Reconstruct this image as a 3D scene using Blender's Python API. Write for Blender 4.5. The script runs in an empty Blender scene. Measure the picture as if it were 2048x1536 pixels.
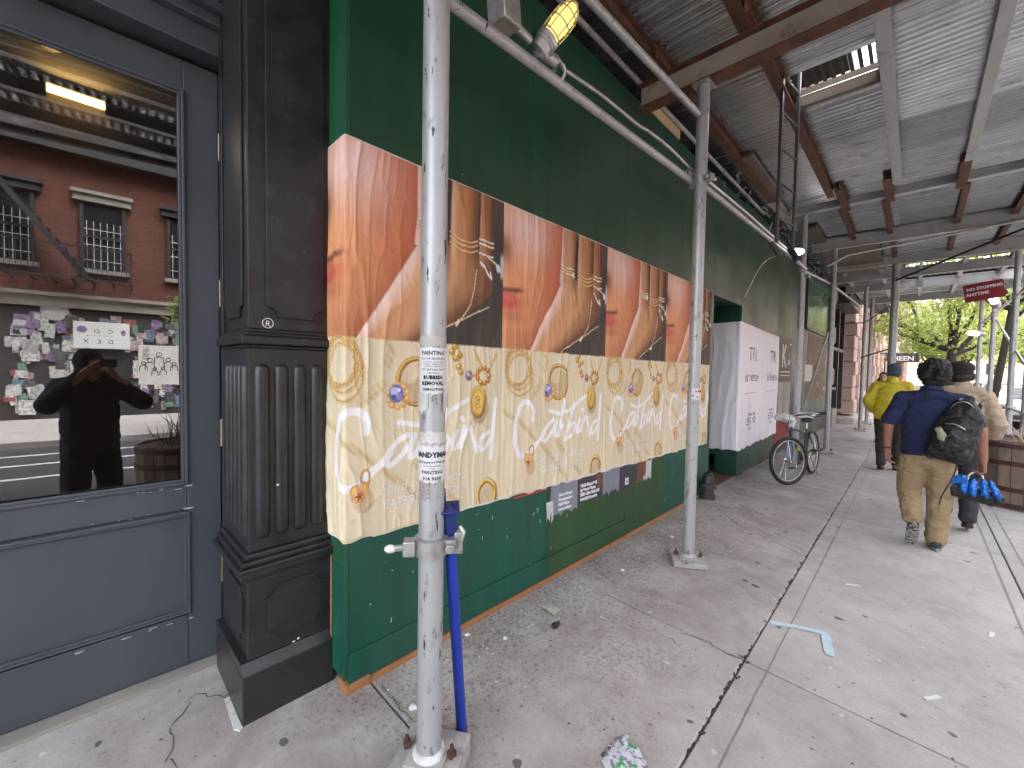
import bpy, bmesh, math, random
import numpy as np
from mathutils import Vector, Matrix, Euler
from math import sin, cos, pi, radians, atan2, sqrt
random.seed(7); rng = np.random.default_rng(5)
S = bpy.context.scene; C = S.collection

# ------------------------------------------------------------------ camera, sky, sun, exposure
CAMH = 1.53
cam = bpy.data.cameras.new('camera'); cam_o = bpy.data.objects.new('camera', cam); C.objects.link(cam_o)
cam.sensor_width = 36.0; cam.lens = 835.0/2048*36; cam.clip_start = 0.02; cam.clip_end = 600
YAW, PT, RL = radians(43.98756571278028), radians(2.1), radians(1.0)
f_ = Vector((-sin(YAW)*cos(PT), cos(YAW)*cos(PT), -sin(PT)))
r0 = Vector((cos(YAW), sin(YAW), 0)); u0 = r0.cross(f_)
r_ = r0*cos(RL)+u0*sin(RL); u_ = -r0*sin(RL)+u0*cos(RL)
M = Matrix((r_, u_, -f_)).transposed().to_4x4(); M.translation = (0, 0, CAMH)
cam_o.matrix_world = M
S.camera = cam_o

SUN_EL, SUN_AZ = radians(60), radians(-60)          # azimuth clockwise from +Y: the sun stands over the street
W = bpy.data.worlds.new('World'); S.world = W; W.use_nodes = True
wn = W.node_tree; wn.nodes.clear()
sky = wn.nodes.new('ShaderNodeTexSky'); sky.sky_type = 'NISHITA'; sky.sun_disc = False
sky.sun_elevation = SUN_EL; sky.sun_rotation = SUN_AZ; sky.dust_density = 4.0; sky.air_density = 1.0
hs = wn.nodes.new('ShaderNodeHueSaturation'); hs.inputs['Saturation'].default_value = 0.22; hs.inputs['Value'].default_value = 1.0
bg = wn.nodes.new('ShaderNodeBackground'); bg.inputs['Strength'].default_value = 0.15
wo = wn.nodes.new('ShaderNodeOutputWorld')
wn.links.new(sky.outputs[0], hs.inputs['Color']); wn.links.new(hs.outputs[0], bg.inputs[0]); wn.links.new(bg.outputs[0], wo.inputs[0])
sun = bpy.data.lights.new('sun', 'SUN'); sun.energy = 0.6; sun.angle = radians(60); sun.color = (1.0, 0.97, 0.92)
sun_o = bpy.data.objects.new('sun', sun); C.objects.link(sun_o)
sd = Vector((sin(SUN_AZ)*cos(SUN_EL), cos(SUN_AZ)*cos(SUN_EL), sin(SUN_EL)))
sun_o.rotation_euler = (-sd).to_track_quat('-Z', 'Y').to_euler(); sun_o.location = sd*40
vs = S.view_settings; vs.view_transform = 'Standard'; vs.look = 'None'; vs.gamma = 1.0; vs.use_curve_mapping = False
vs.exposure = 3.8
S.cycles.use_denoising = True; S.cycles.max_bounces = 8; S.cycles.transparent_max_bounces = 16
S.cycles.caustics_reflective = False; S.cycles.caustics_refractive = False; S.cycles.sample_clamp_indirect = 6.0

# ------------------------------------------------------------------ helpers
def lin(r, g, b):
    f = lambda c: (c/255/12.92) if c/255 <= 0.04045 else ((c/255+0.055)/1.055)**2.4
    return (f(r), f(g), f(b))

class MB:
    """collects shapes into one mesh"""
    def __init__(s): s.v = []; s.f = []; s.mi = []
    def add(s, vs_, fs, mi=0):
        n = len(s.v); s.v += [tuple(p) for p in vs_]; s.f += [tuple(i+n for i in f) for f in fs]; s.mi += [mi]*len(fs); return s
    def box(s, c, d, R=None, mi=0):
        hx, hy, hz = d[0]/2, d[1]/2, d[2]/2; c = Vector(c)
        P = [Vector((x, y, z)) for x in (-hx, hx) for y in (-hy, hy) for z in (-hz, hz)]
        if R is not None: P = [R @ p for p in P]
        return s.add([p+c for p in P], [(0,1,3,2),(4,6,7,5),(0,4,5,1),(2,3,7,6),(0,2,6,4),(1,5,7,3)], mi)
    def bx(s, x0, x1, y0, y1, z0, z1, mi=0):
        return s.box(((x0+x1)/2, (y0+y1)/2, (z0+z1)/2), (abs(x1-x0), abs(y1-y0), abs(z1-z0)), None, mi)
    def beam(s, p0, p1, w, h, up=(0,0,1), mi=0):
        p0, p1 = Vector(p0), Vector(p1); d = (p1-p0); L = d.length; d.normalize(); up = Vector(up)
        a = d.cross(up)
        if a.length < 1e-4: a = d.cross(Vector((1,0,0)))
        a.normalize(); b = a.cross(d)
        R = Matrix((d, a, b)).transposed()
        return s.box((p0+p1)/2, (L, w, h), R, mi)
    def ibeam(s, p0, p1, w, h, t=.012, up=(0,0,1)):
        up = Vector(up)*(h/2-t/2); p0, p1 = Vector(p0), Vector(p1)
        s.beam(p0+up, p1+up, w, t); s.beam(p0-up, p1-up, w, t); s.beam(p0, p1, t, h-2*t-.0005); return s
    def tube(s, pts, r, n=12, mi=0, caps=True):
        pts = [Vector(p) for p in pts]; m = len(pts); rr = r if isinstance(r, (list, tuple)) else [r]*m
        V = []; ref = None
        for i, p in enumerate(pts):
            d = (pts[min(i+1, m-1)]-pts[max(i-1, 0)])
            d = d.normalized() if d.length > 1e-9 else Vector((0,0,1))
            if ref is None:
                ref = Vector((0,0,1)) if abs(d.z) < .9 else Vector((1,0,0))
            a = (ref - d*ref.dot(d))
            if a.length < 1e-5: a = d.orthogonal()
            a.normalize(); b = d.cross(a); ref = a
            for k in range(n):
                t = 2*pi*k/n; V.append(p + (a*cos(t)+b*sin(t))*rr[i])
        F = []
        for i in range(m-1):
            for k in range(n):
                F.append((i*n+k, i*n+(k+1) % n, (i+1)*n+(k+1) % n, (i+1)*n+k))
        if caps: F.append(tuple(range(n-1, -1, -1))); F.append(tuple((m-1)*n+k for k in range(n)))
        return s.add(V, F, mi)
    def lathe(s, prof, c, n=20, R=None, mi=0, caps=True):
        c = Vector(c); V = []
        for (r, z) in prof:
            for k in range(n):
                t = 2*pi*k/n; p = Vector((r*cos(t), r*sin(t), z)); V.append(c+(R @ p if R is not None else p))
        F = []; m = len(prof)
        for i in range(m-1):
            for k in range(n): F.append((i*n+k, i*n+(k+1) % n, (i+1)*n+(k+1) % n, (i+1)*n+k))
        if caps: F.append(tuple(range(n-1, -1, -1))); F.append(tuple((m-1)*n+k for k in range(n)))
        return s.add(V, F, mi)
    def ell(s, c, r, R=None, n=16, m=10, mi=0):
        c = Vector(c); V = [c+(R @ Vector((0,0,-r[2])) if R is not None else Vector((0,0,-r[2])))]
        for i in range(1, m):
            ph = -pi/2+pi*i/m
            for k in range(n):
                t = 2*pi*k/n; p = Vector((r[0]*cos(ph)*cos(t), r[1]*cos(ph)*sin(t), r[2]*sin(ph)))
                V.append(c+(R @ p if R is not None else p))
        V.append(c+(R @ Vector((0,0,r[2])) if R is not None else Vector((0,0,r[2]))))
        F = [(0, 1+(k+1) % n, 1+k) for k in range(n)]
        for i in range(m-2):
            for k in range(n):
                a = 1+i*n; b = a+n; F.append((a+k, a+(k+1) % n, b+(k+1) % n, b+k))
        L = len(V)-1; a = 1+(m-2)*n
        F += [(a+k, a+(k+1) % n, L) for k in range(n)]
        return s.add(V, F, mi)
    def cap(s, p0, r0_, p1, r1_, n=12):
        """tapered capsule"""
        p0, p1 = Vector(p0), Vector(p1); d = (p1-p0).normalized(); pts = []; rs = []
        for t in (-1, -.8, -.45): pts.append(p0+d*(t*r0_)); rs.append(max(r0_*sqrt(max(0, 1-t*t)), r0_*.08))
        for t in (0, .25, .5, .75, 1): pts.append(p0.lerp(p1, t)); rs.append(r0_+(r1_-r0_)*t)
        for t in (.45, .8, 1): pts.append(p1+d*(t*r1_)); rs.append(max(r1_*sqrt(max(0, 1-t*t)), r1_*.08))
        return s.tube(pts, rs, n)
    def prism(s, poly, O, ex, ey, ez, mi=0):
        """2-D outline (counter-clockwise) in the frame ex, ey, extruded by ez"""
        O, ex, ey, ez = Vector(O), Vector(ex), Vector(ey), Vector(ez); n = len(poly)
        V = [O+ex*x+ey*y for x, y in poly]+[O+ex*x+ey*y+ez for x, y in poly]
        F = [tuple(range(n-1, -1, -1)), tuple(range(n, 2*n))]+[(i, (i+1) % n, n+(i+1) % n, n+i) for i in range(n)]
        return s.add(V, F, mi)
    def ring(s, c, R, r, nrm, n=32, m=8, mi=0, ry=None):
        nrm = Vector(nrm).normalized(); a = nrm.orthogonal().normalized(); b = nrm.cross(a); c = Vector(c); V = []; F = []
        for i in range(n):
            t = 2*pi*i/n; e = a*cos(t)+b*sin(t)
            for k in range(m):
                q = 2*pi*k/m; V.append(c+e*(R+r*cos(q))+nrm*((ry or r)*sin(q)))
        for i in range(n):
            for k in range(m):
                F.append((i*m+k, ((i+1) % n)*m+k, ((i+1) % n)*m+(k+1) % m, i*m+(k+1) % m))
        return s.add(V, F, mi)
    def mesh(s, name, off=(0,0,0)):
        me = bpy.data.meshes.new(name)
        V = np.array(s.v, dtype=float)-np.array(off); me.from_pydata(V.tolist(), [], s.f); me.update()
        if any(s.mi): me.polygons.foreach_set('material_index', s.mi)
        bm = bmesh.new(); bm.from_mesh(me); bmesh.ops.recalc_face_normals(bm, faces=bm.faces); bm.to_mesh(me); bm.free()
        return me
    def build(s, name, mat, parent=None, smooth=None, local=False, bevel=0):
        off = (0,0,0)
        if parent is not None and not local: off = WL[parent.name]
        me = s.mesh(name, off)
        for m in (mat if isinstance(mat, (list, tuple)) else [mat]): me.materials.append(m)
        if smooth is not None:
            me.polygons.foreach_set('use_smooth', [True]*len(me.polygons)); me.set_sharp_from_angle(angle=radians(smooth))
        return link(name, me, parent, bevel)

WL = {}
def link(name, me, parent=None, bevel=0):
    o = bpy.data.objects.new(name, me); C.objects.link(o)
    WL[o.name] = WL[parent.name] if parent is not None else (0,0,0)
    if parent is not None: o.parent = parent
    if bevel:
        b = o.modifiers.new('bevel', 'BEVEL'); b.width = bevel; b.segments = 2; b.limit_method = 'ANGLE'; b.angle_limit = radians(40)
    return o
def tag(o, label=None, cat=None, group=None, kind=None):
    if label: o['label'] = label
    if cat: o['category'] = cat
    if group: o['group'] = group
    if kind: o['kind'] = kind
    return o
def thing(name, loc, label=None, cat=None, group=None, kind=None, rz=0):
    o = bpy.data.objects.new(name, None); C.objects.link(o); o.location = loc; o.rotation_euler = (0,0,rz)
    o.empty_display_size = .1; WL[o.name] = tuple(loc); return tag(o, label, cat, group, kind)
def copy_tree(o, parent=None, **kw):
    c = o.copy(); C.objects.link(c); WL[c.name] = WL.get(o.name, (0,0,0))
    if parent is not None: c.parent = parent
    for ch in list(o.children): copy_tree(ch, c)
    for k, v in kw.items(): c[k] = v
    return c
def Rz(a): return Matrix.Rotation(a, 3, 'Z')
def Rx(a): return Matrix.Rotation(a, 3, 'X')
def Ry(a): return Matrix.Rotation(a, 3, 'Y')
GS = 0.03
def gz(x): return -GS*(min(x, 1.75)+1.85)        # the pavement falls 3 % towards the kerb

# ---- numpy value noise
def vnoise(x, y, seed=0):
    L = np.random.default_rng(seed).random((256, 256))
    xi = np.floor(x).astype(int); yi = np.floor(y).astype(int); fx = x-xi; fy = y-yi
    fx = fx*fx*(3-2*fx); fy = fy*fy*(3-2*fy)
    g = lambda i, j: L[i % 256, j % 256]
    return (g(xi, yi)*(1-fx)+g(xi+1, yi)*fx)*(1-fy)+(g(xi, yi+1)*(1-fx)+g(xi+1, yi+1)*fx)*fy
def sstep(a, b, x):
    t = np.clip((x-a)/(b-a), 0, 1); return t*t*(3-2*t)

# ---- materials
def nodes(name):
    m = bpy.data.materials.new(name); m.use_nodes = True; nt = m.node_tree
    return m, nt, nt.nodes['Principled BSDF'], nt.nodes['Material Output']
def N(nt, t, **kw):
    n = nt.nodes.new(t)
    for k, v in kw.items():
        if k in n.inputs: n.inputs[k].default_value = v
        else: setattr(n, k, v)
    return n
def mixc(nt, fac, a, b, mode='MIX'):
    n = nt.nodes.new('ShaderNodeMix'); n.data_type = 'RGBA'; n.blend_type = mode
    for sock, val in ((n.inputs[0], fac), (n.inputs[6], a), (n.inputs[7], b)):
        if hasattr(val, 'is_output') or isinstance(val, bpy.types.NodeSocket): nt.links.new(val, sock)
        else: sock.default_value = val if not isinstance(val, (tuple, list)) else (tuple(val)+(1,))[:4]
    return n.outputs[2]
def coord(nt, kind='pos', scale=(1,1,1), rot=(0,0,0)):
    if kind == 'pos': src = nt.nodes.new('ShaderNodeNewGeometry').outputs['Position']
    else: src = nt.nodes.new('ShaderNodeTexCoord').outputs[kind]
    mp = nt.nodes.new('ShaderNodeMapping'); mp.inputs['Scale'].default_value = scale; mp.inputs['Rotation'].default_value = rot
    nt.links.new(src, mp.inputs[0]); return mp.outputs[0]
def noise(nt, vec, scale, detail=4, rough=.55, dist=0):
    n = nt.nodes.new('ShaderNodeTexNoise'); n.inputs['Scale'].default_value = scale; n.inputs['Detail'].default_value = detail
    n.inputs['Roughness'].default_value = rough; n.inputs['Distortion'].default_value = dist
    nt.links.new(vec, n.inputs['Vector']); return n.outputs['Fac']
def ramp(nt, fac, *stops):
    r = nt.nodes.new('ShaderNodeValToRGB'); e = r.color_ramp.elements
    while len(e) < len(stops): e.new(.5)
    for el, (p, c) in zip(e, stops):
        el.position = p; el.color = (c, c, c, 1) if not isinstance(c, (tuple, list)) else (tuple(c)+(1,))[:4]
    nt.links.new(fac, r.inputs[0]); return r.outputs[0]
def bump(nt, h, strength=.3, dist=.01, prev=None):
    b = nt.nodes.new('ShaderNodeBump'); b.inputs['Strength'].default_value = strength; b.inputs['Distance'].default_value = dist
    nt.links.new(h, b.inputs['Height'])
    if prev is not None: nt.links.new(prev, b.inputs['Normal'])
    return b.outputs[0]
def pm(name, col, rough=.6, metal=0, var=.18, vs=5, st=(1,1,1), bmp=0, bs=60, bd=.004, spots=(), spec=.5, rvar=.1, coat=0, kind='pos'):
    """worn material: base colour varied by noise; spots = [(colour, scale, low, high, stretch)]; bump from noise"""
    m, nt, p, out = nodes(name); v = coord(nt, kind, st)
    n1 = noise(nt, v, vs, 6, .6)
    a = tuple(c*(1-var) for c in col); b = tuple(min(1, c*(1+var)) for c in col)
    c = mixc(nt, ramp(nt, n1, (.3, 0), (.7, 1)), a, b)
    for (sc, ss, lo, hi, sst) in spots:
        n2 = noise(nt, coord(nt, kind, sst), ss, 6, .62)
        c = mixc(nt, ramp(nt, n2, (lo, 0), (hi, 1)), c, sc)
    nt.links.new(c, p.inputs['Base Color'])
    r = nt.nodes.new('ShaderNodeMapRange'); r.inputs[3].default_value = max(.02, rough-rvar); r.inputs[4].default_value = min(1, rough+rvar)
    nt.links.new(n1, r.inputs[0]); nt.links.new(r.outputs[0], p.inputs['Roughness'])
    p.inputs['Metallic'].default_value = metal; p.inputs['Specular IOR Level'].default_value = spec
    if coat: p.inputs['Coat Weight'].default_value = coat; p.inputs['Coat Roughness'].default_value = .15
    if bmp: nt.links.new(bump(nt, noise(nt, v, bs, 4), bmp, bd), p.inputs['Normal'])
    return m
def emit(name, col, st):
    m, nt, p, out = nodes(name); p.inputs['Base Color'].default_value = (*col, 1); p.inputs['Emission Color'].default_value = (*col, 1)
    p.inputs['Emission Strength'].default_value = st; return m
O1 = (1,1,1)
RUST = lin(104, 64, 40)
MT = {}
MT['black_iron'] = pm('black painted cast iron', (.022,.022,.025), .36, 0, .35, 9, O1, .25, 26, .003, [((.06,.06,.065), 22, .60, .78, O1), ((.16,.16,.16), 60, .71, .76, (1,1,.35))])
MT['door_blue'] = pm('blue grey door paint', lin(74, 80, 86), .36, 0, .14, 3, (1,1,.3), .06, 30, .002, [(lin(92,102,112), 18, .70, .80, (1,1,.2))])
MT['paint_chip'] = pm('chipped white primer', (.62,.62,.6), .7, 0, .2, 30)
MT['hinge'] = pm('dull brass hinge', lin(150,138,112), .42, .8, .25, 40)
MT['rail_paint'] = pm('silver painted pipe', (.40,.41,.415), .40, .25, .12, 8, (1,1,.25), .12, 70, .002, [((.20,.20,.20), 30, .58, .66, (1,1,.3)), ((.035,.032,.03), 38, .635, .66, (1,1,.22))])
MT['galv_fit'] = pm('galvanised fitting', (.42,.42,.41), .42, .7, .25, 20, O1, .2, 60, .002, [(RUST, 30, .62, .72, O1)])
MT['rust'] = pm('rusty steel', lin(96,64,46), .75, .1, .35, 6, O1, .3, 60, .003, [((.035,.02,.015), 9, .52, .72, O1), (lin(122,80,54), 14, .6, .75, O1)])
MT['beam_grey'] = pm('grey beam with rust', lin(164,154,140), .62, .05, .18, 3, (1,1,1), .2, 50, .003, [(lin(120,82,56), 5, .60, .72, O1)])
MT['beam_alu'] = pm('dull aluminium beam', (.42,.42,.415), .5, .25, .14, 3, (1,.3,1), .1, 40, .002, [(lin(96,88,78), 6, .6, .78, O1)])
MT['timber'] = pm('weathered timber', lin(104,92,80), .8, 0, .25, 9, (1,1,1), .3, 40, .004)
MT['rawwood'] = pm('raw orange timber', lin(158,112,74), .75, 0, .25, 8, (1,1,6), .3, 40, .003, [((.05,.04,.03), 12, .62, .74, O1)])
MT['pad'] = pm('painted timber pad', (.38,.375,.36), .85, 0, .2, 12, O1, .6, 30, .006, [((.12,.11,.10), 10, .56, .7, O1)])
MT['rubber'] = pm('black rubber', (.015,.015,.015), .6, 0, .2, 20)
MT['black_plastic'] = pm('black plastic', (.02,.02,.02), .4)
MT['chrome'] = pm('worn chrome', (.55,.55,.55), .22, 1, .1, 20)
MT['white_plastic'] = pm('white plastic', (.72,.72,.72), .3, 0, .05, 20)
MT['blue_pipe'] = pm('blue painted pipe', (.012,.040,.36), .38, 0, .25, 8, (1,1,.2), .15, 50, .002, [((.05,.09,.40), 20, .60, .74, (1,1,.15)), ((.02,.02,.03), 34, .66, .70, O1)])
MT['wire'] = pm('cream cable', (.55,.53,.47), .5)
MT['black_wire'] = pm('black cable', (.02,.02,.02), .5)
MT['ink'] = pm('black ink', (.02,.02,.022), .7)
MT['white_ink'] = pm('white ink', (.80,.79,.82), .75, 0, .03)
MT['white_paper'] = pm('white paper', (.66,.66,.67), .8, 0, .06, 8)
MT['torn'] = pm('torn paper', (.55,.55,.53), .85, 0, .15, 20)
def corrug():
    m, nt, p, out = nodes('corrugated galvanised steel')
    v = coord(nt, 'pos', (.30, 5, 1)); n1 = noise(nt, v, 2.6, 6, .65); n2 = noise(nt, coord(nt, 'pos'), 1.1, 5, .6)
    oi = nt.nodes.new('ShaderNodeObjectInfo')
    c = mixc(nt, ramp(nt, n1, (.3, 0), (.7, 1)), (.40,.41,.415), (.70,.71,.715))
    c = mixc(nt, ramp(nt, n2, (.52, 0), (.80, .6)), c, (.20,.195,.185))
    h = nt.nodes.new('ShaderNodeHueSaturation'); nt.links.new(c, h.inputs['Color'])
    mr = nt.nodes.new('ShaderNodeMapRange'); mr.inputs[3].default_value = .62; mr.inputs[4].default_value = 1.18
    nt.links.new(oi.outputs['Random'], mr.inputs[0]); nt.links.new(mr.outputs[0], h.inputs['Value'])
    c = mixc(nt, ramp(nt, noise(nt, coord(nt, 'pos', (.6,2,1)), 4.5, 6, .7), (.60, 0), (.70, 1)), h.outputs[0], lin(96,70,50))
    nt.links.new(c, p.inputs['Base Color']); p.inputs['Metallic'].default_value = .75
    nt.links.new(ramp(nt, n1, (.2, .12), (.8, .34)), p.inputs['Roughness'])
    nt.links.new(bump(nt, noise(nt, v, 14, 5), .06, .002), p.inputs['Normal']); return m
MT['corrugated'] = corrug()
def greenp(name, col, gloss=.32, streak=.25):
    m, nt, p, out = nodes(name)
    n1 = noise(nt, coord(nt, 'pos', (1, 1, .12)), 9, 6, .6); n2 = noise(nt, coord(nt, 'pos'), 1.4, 4, .5)
    c = mixc(nt, ramp(nt, n1, (.25, 0), (.75, 1)), tuple(x*(1-streak) for x in col), tuple(x*(1+streak) for x in col))
    c = mixc(nt, ramp(nt, n2, (.45, 0), (.75, .55)), c, tuple(x*.8+.012 for x in col))
    n3 = noise(nt, coord(nt, 'pos', (1, 1, .35)), 26, 5, .7)
    c = mixc(nt, ramp(nt, n3, (.70, 0), (.76, .7)), c, tuple(x*2.2+.03 for x in col))
    n4 = noise(nt, coord(nt, 'pos', (1, 1, .5)), 48, 3, .6)
    c = mixc(nt, ramp(nt, n4, (.755, 0), (.775, .8)), c, (.45,.45,.42))
    nt.links.new(c, p.inputs['Base Color']); nt.links.new(ramp(nt, n2, (.3, gloss-.06), (.7, gloss+.16)), p.inputs['Roughness'])
    nt.links.new(bump(nt, n1, .12, .003), p.inputs['Normal']); return m
MT['green_deep'] = greenp('deep green paint', (.008,.055,.028), .42)
MT['green_side'] = greenp('mid green paint', (.010,.080,.040), .45)
MT['green_teal'] = greenp('teal green paint', (.005,.075,.050), .45, .3)
MT['green_olive'] = greenp('patched olive green paint', (.020,.068,.022), .5)
MT['green_dark'] = greenp('dark green paint', (.006,.040,.022), .4)
MT['green_light'] = greenp('glossy green glass paint', (.010,.12,.05), .2)
def concrete(name, warm=1.0, base=(.45,.425,.41)):
    m, nt, p, out = nodes(name)
    pos = coord(nt, 'pos'); oi = nt.nodes.new('ShaderNodeObjectInfo')
    n1 = noise(nt, pos, 1.3, 8, .62); n2 = noise(nt, pos, 7, 8, .68); n3 = noise(nt, pos, 90, 3, .6)
    c = mixc(nt, ramp(nt, n1, (.30, 0), (.72, 1)), tuple(x*.80 for x in base), tuple(x*1.14 for x in base))
    c = mixc(nt, ramp(nt, n2, (.45, 0), (.75, .5)), c, (base[0]*.62, base[1]*.56, base[2]*.54))
    c = mixc(nt, ramp(nt, n3, (.32, .22), (.52, 0)), c, (.17,.16,.155))
    # grime that people and rain leave near the hoarding
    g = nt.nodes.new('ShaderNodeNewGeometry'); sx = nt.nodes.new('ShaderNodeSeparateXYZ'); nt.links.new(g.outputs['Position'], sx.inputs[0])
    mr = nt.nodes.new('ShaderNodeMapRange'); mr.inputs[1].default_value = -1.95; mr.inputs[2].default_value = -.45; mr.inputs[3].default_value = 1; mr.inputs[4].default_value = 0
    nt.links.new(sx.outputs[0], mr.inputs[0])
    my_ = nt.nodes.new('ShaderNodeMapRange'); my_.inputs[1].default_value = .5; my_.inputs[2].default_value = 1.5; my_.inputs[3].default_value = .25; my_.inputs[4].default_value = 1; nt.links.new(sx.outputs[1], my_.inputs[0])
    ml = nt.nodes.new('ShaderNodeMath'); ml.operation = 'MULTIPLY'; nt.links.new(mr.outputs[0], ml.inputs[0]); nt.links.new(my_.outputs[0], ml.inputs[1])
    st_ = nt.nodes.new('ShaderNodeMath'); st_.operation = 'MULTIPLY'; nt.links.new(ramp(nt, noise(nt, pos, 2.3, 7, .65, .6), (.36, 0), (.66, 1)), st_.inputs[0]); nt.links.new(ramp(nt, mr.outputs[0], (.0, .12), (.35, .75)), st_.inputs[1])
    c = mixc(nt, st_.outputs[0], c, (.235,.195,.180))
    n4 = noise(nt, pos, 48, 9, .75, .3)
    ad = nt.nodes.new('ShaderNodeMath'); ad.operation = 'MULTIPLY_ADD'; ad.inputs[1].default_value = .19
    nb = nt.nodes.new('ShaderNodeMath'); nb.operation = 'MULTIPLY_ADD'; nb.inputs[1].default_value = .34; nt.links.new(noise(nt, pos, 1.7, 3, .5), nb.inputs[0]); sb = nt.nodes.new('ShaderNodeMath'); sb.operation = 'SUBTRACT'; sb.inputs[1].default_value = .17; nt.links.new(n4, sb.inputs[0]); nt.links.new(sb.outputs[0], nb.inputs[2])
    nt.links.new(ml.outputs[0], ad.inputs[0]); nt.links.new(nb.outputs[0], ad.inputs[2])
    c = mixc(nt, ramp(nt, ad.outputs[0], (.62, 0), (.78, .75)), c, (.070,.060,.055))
    # trodden-in gum and fine spots
    for (sc, rad, keep, colr, stz) in ((2.6, .13, .5, (.060,.057,.056), (1,1.4,1)), (5.5, .15, .42, (.085,.08,.078), (1,1.2,1)), (11, .15, .22, (.55,.54,.52), O1), (23, .16, .25, (.07,.065,.06), O1)):
        vo = nt.nodes.new('ShaderNodeTexVoronoi'); vo.inputs['Scale'].default_value = sc
        wv = nt.nodes.new('ShaderNodeVectorMath'); wv.operation = 'ADD'
        nn = nt.nodes.new('ShaderNodeTexNoise'); nn.inputs['Scale'].default_value = sc*6; nt.links.new(pos, nn.inputs['Vector'])
        vm = nt.nodes.new('ShaderNodeVectorMath'); vm.operation = 'SCALE'; vm.inputs['Scale'].default_value = .05*3/sc
        nt.links.new(nn.outputs['Color'], vm.inputs[0]); nt.links.new(coord(nt, 'pos', stz), wv.inputs[0]); nt.links.new(vm.outputs[0], wv.inputs[1])
        nt.links.new(wv.outputs[0], vo.inputs['Vector'])
        sp = nt.nodes.new('ShaderNodeSeparateColor'); nt.links.new(vo.outputs['Color'], sp.inputs[0])
        lt = nt.nodes.new('ShaderNodeMath'); lt.operation = 'LESS_THAN'; lt.inputs[1].default_value = keep; nt.links.new(sp.outputs[0], lt.inputs[0])
        szr = nt.nodes.new('ShaderNodeMapRange'); szr.inputs[3].default_value = rad*.35; szr.inputs[4].default_value = rad; nt.links.new(sp.outputs[1], szr.inputs[0])
        df = nt.nodes.new('ShaderNodeMath'); df.operation = 'SUBTRACT'; nt.links.new(szr.outputs[0], df.inputs[0]); nt.links.new(vo.outputs['Distance'], df.inputs[1])
        rr = ramp(nt, df.outputs[0], (.0, 0), (.025, .9))
        mu = nt.nodes.new('ShaderNodeMath'); mu.operation = 'MULTIPLY'; nt.links.new(rr, mu.inputs[0]); nt.links.new(lt.outputs[0], mu.inputs[1])
        c = mixc(nt, mu.outputs[0], c, colr)
    h = nt.nodes.new('ShaderNodeHueSaturation'); nt.links.new(c, h.inputs['Color'])
    m2 = nt.nodes.new('ShaderNodeMapRange'); m2.inputs[3].default_value = .90; m2.inputs[4].default_value = 1.10
    nt.links.new(oi.outputs['Random'], m2.inputs[0]); nt.links.new(m2.outputs[0], h.inputs['Value'])
    nt.links.new(h.outputs[0], p.inputs['Base Color']); nt.links.new(ramp(nt, n2, (.3, .62), (.7, .85)), p.inputs['Roughness'])
    b1 = bump(nt, n3, .25, .003); b2 = bump(nt, n2, .2, .01, b1); nt.links.new(b2, p.inputs['Normal']); return m
MT['concrete'] = concrete('worn pavement concrete')
MT['grout'] = pm('dirty joint filler', (.075,.066,.058), .95, 0, .5, 14, O1, .5, 40, .006, [((.20,.18,.16), 5, .50, .62, O1), ((.025,.02,.016), 4, .56, .64, O1)])
MT['asphalt'] = pm('asphalt', (.05,.05,.052), .85, 0, .25, 2, O1, .4, 120, .004)
MT['road_paint'] = pm('worn road paint', (.62,.62,.60), .7, 0, .2, 5)
MT['brick_far'] = None
def brickmat(name, c1, c2, mortar, rot=(pi/2, 0, pi/2), scale=1.0):
    m, nt, p, out = nodes(name); v = coord(nt, 'pos', O1, (0,0,0))
    sx = nt.nodes.new('ShaderNodeSeparateXYZ'); nt.links.new(v, sx.inputs[0]); cb = nt.nodes.new('ShaderNodeCombineXYZ')
    ad = nt.nodes.new('ShaderNodeMath'); ad.operation = 'ADD'; nt.links.new(sx.outputs[0], ad.inputs[0]); nt.links.new(sx.outputs[1], ad.inputs[1])
    nt.links.new(ad.outputs[0], cb.inputs[0]); nt.links.new(sx.outputs[2], cb.inputs[1])
    b = nt.nodes.new('ShaderNodeTexBrick'); b.inputs['Scale'].default_value = 1; b.inputs['Brick Width'].default_value = .215*scale; b.inputs['Row Height'].default_value = .075*scale
    b.inputs['Mortar Size'].default_value = .008*scale; b.inputs['Color1'].default_value = (*c1, 1); b.inputs['Color2'].default_value = (*c2, 1); b.inputs['Mortar'].default_value = (*mortar, 1)
    nt.links.new(cb.outputs[0], b.inputs['Vector'])
    n = noise(nt, v, .8, 5, .6); c = mixc(nt, ramp(nt, n, (.4, 0), (.75, .5)), b.outputs['Color'], tuple(x*.5 for x in c1))
    nt.links.new(c, p.inputs['Base Color']); p.inputs['Roughness'].default_value = .85
    nt.links.new(bump(nt, b.outputs['Fac'], -.4, .006), p.inputs['Normal']); return m
MT['brick'] = brickmat('red brick', lin(112,60,46), lin(84,46,38), lin(104,84,74))
MT['brick_orange'] = brickmat('orange brick', lin(176,104,76), lin(150,86,64), lin(170,150,130))
MT['stone_pink'] = pm('pinkish brownstone', lin(188,164,156), .85, 0, .12, 2, O1, .3, 30, .006)
MT['stone_grey'] = pm('grey limestone', lin(140,136,128), .85, 0, .15, 3, O1, .3, 30, .006)
MT['stone_cream'] = pm('cream stone', lin(226,210,188), .85, 0, .1, 3, O1, .2, 30, .006)
MT['window_dark'] = pm('dark window glass', (.02,.023,.026), .06, 0, .2, 2)
MT['frame_dark'] = pm('dark window frame', (.03,.032,.034), .5)
MT['frame_white'] = pm('white window bars', (.55,.54,.5), .5)
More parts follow.
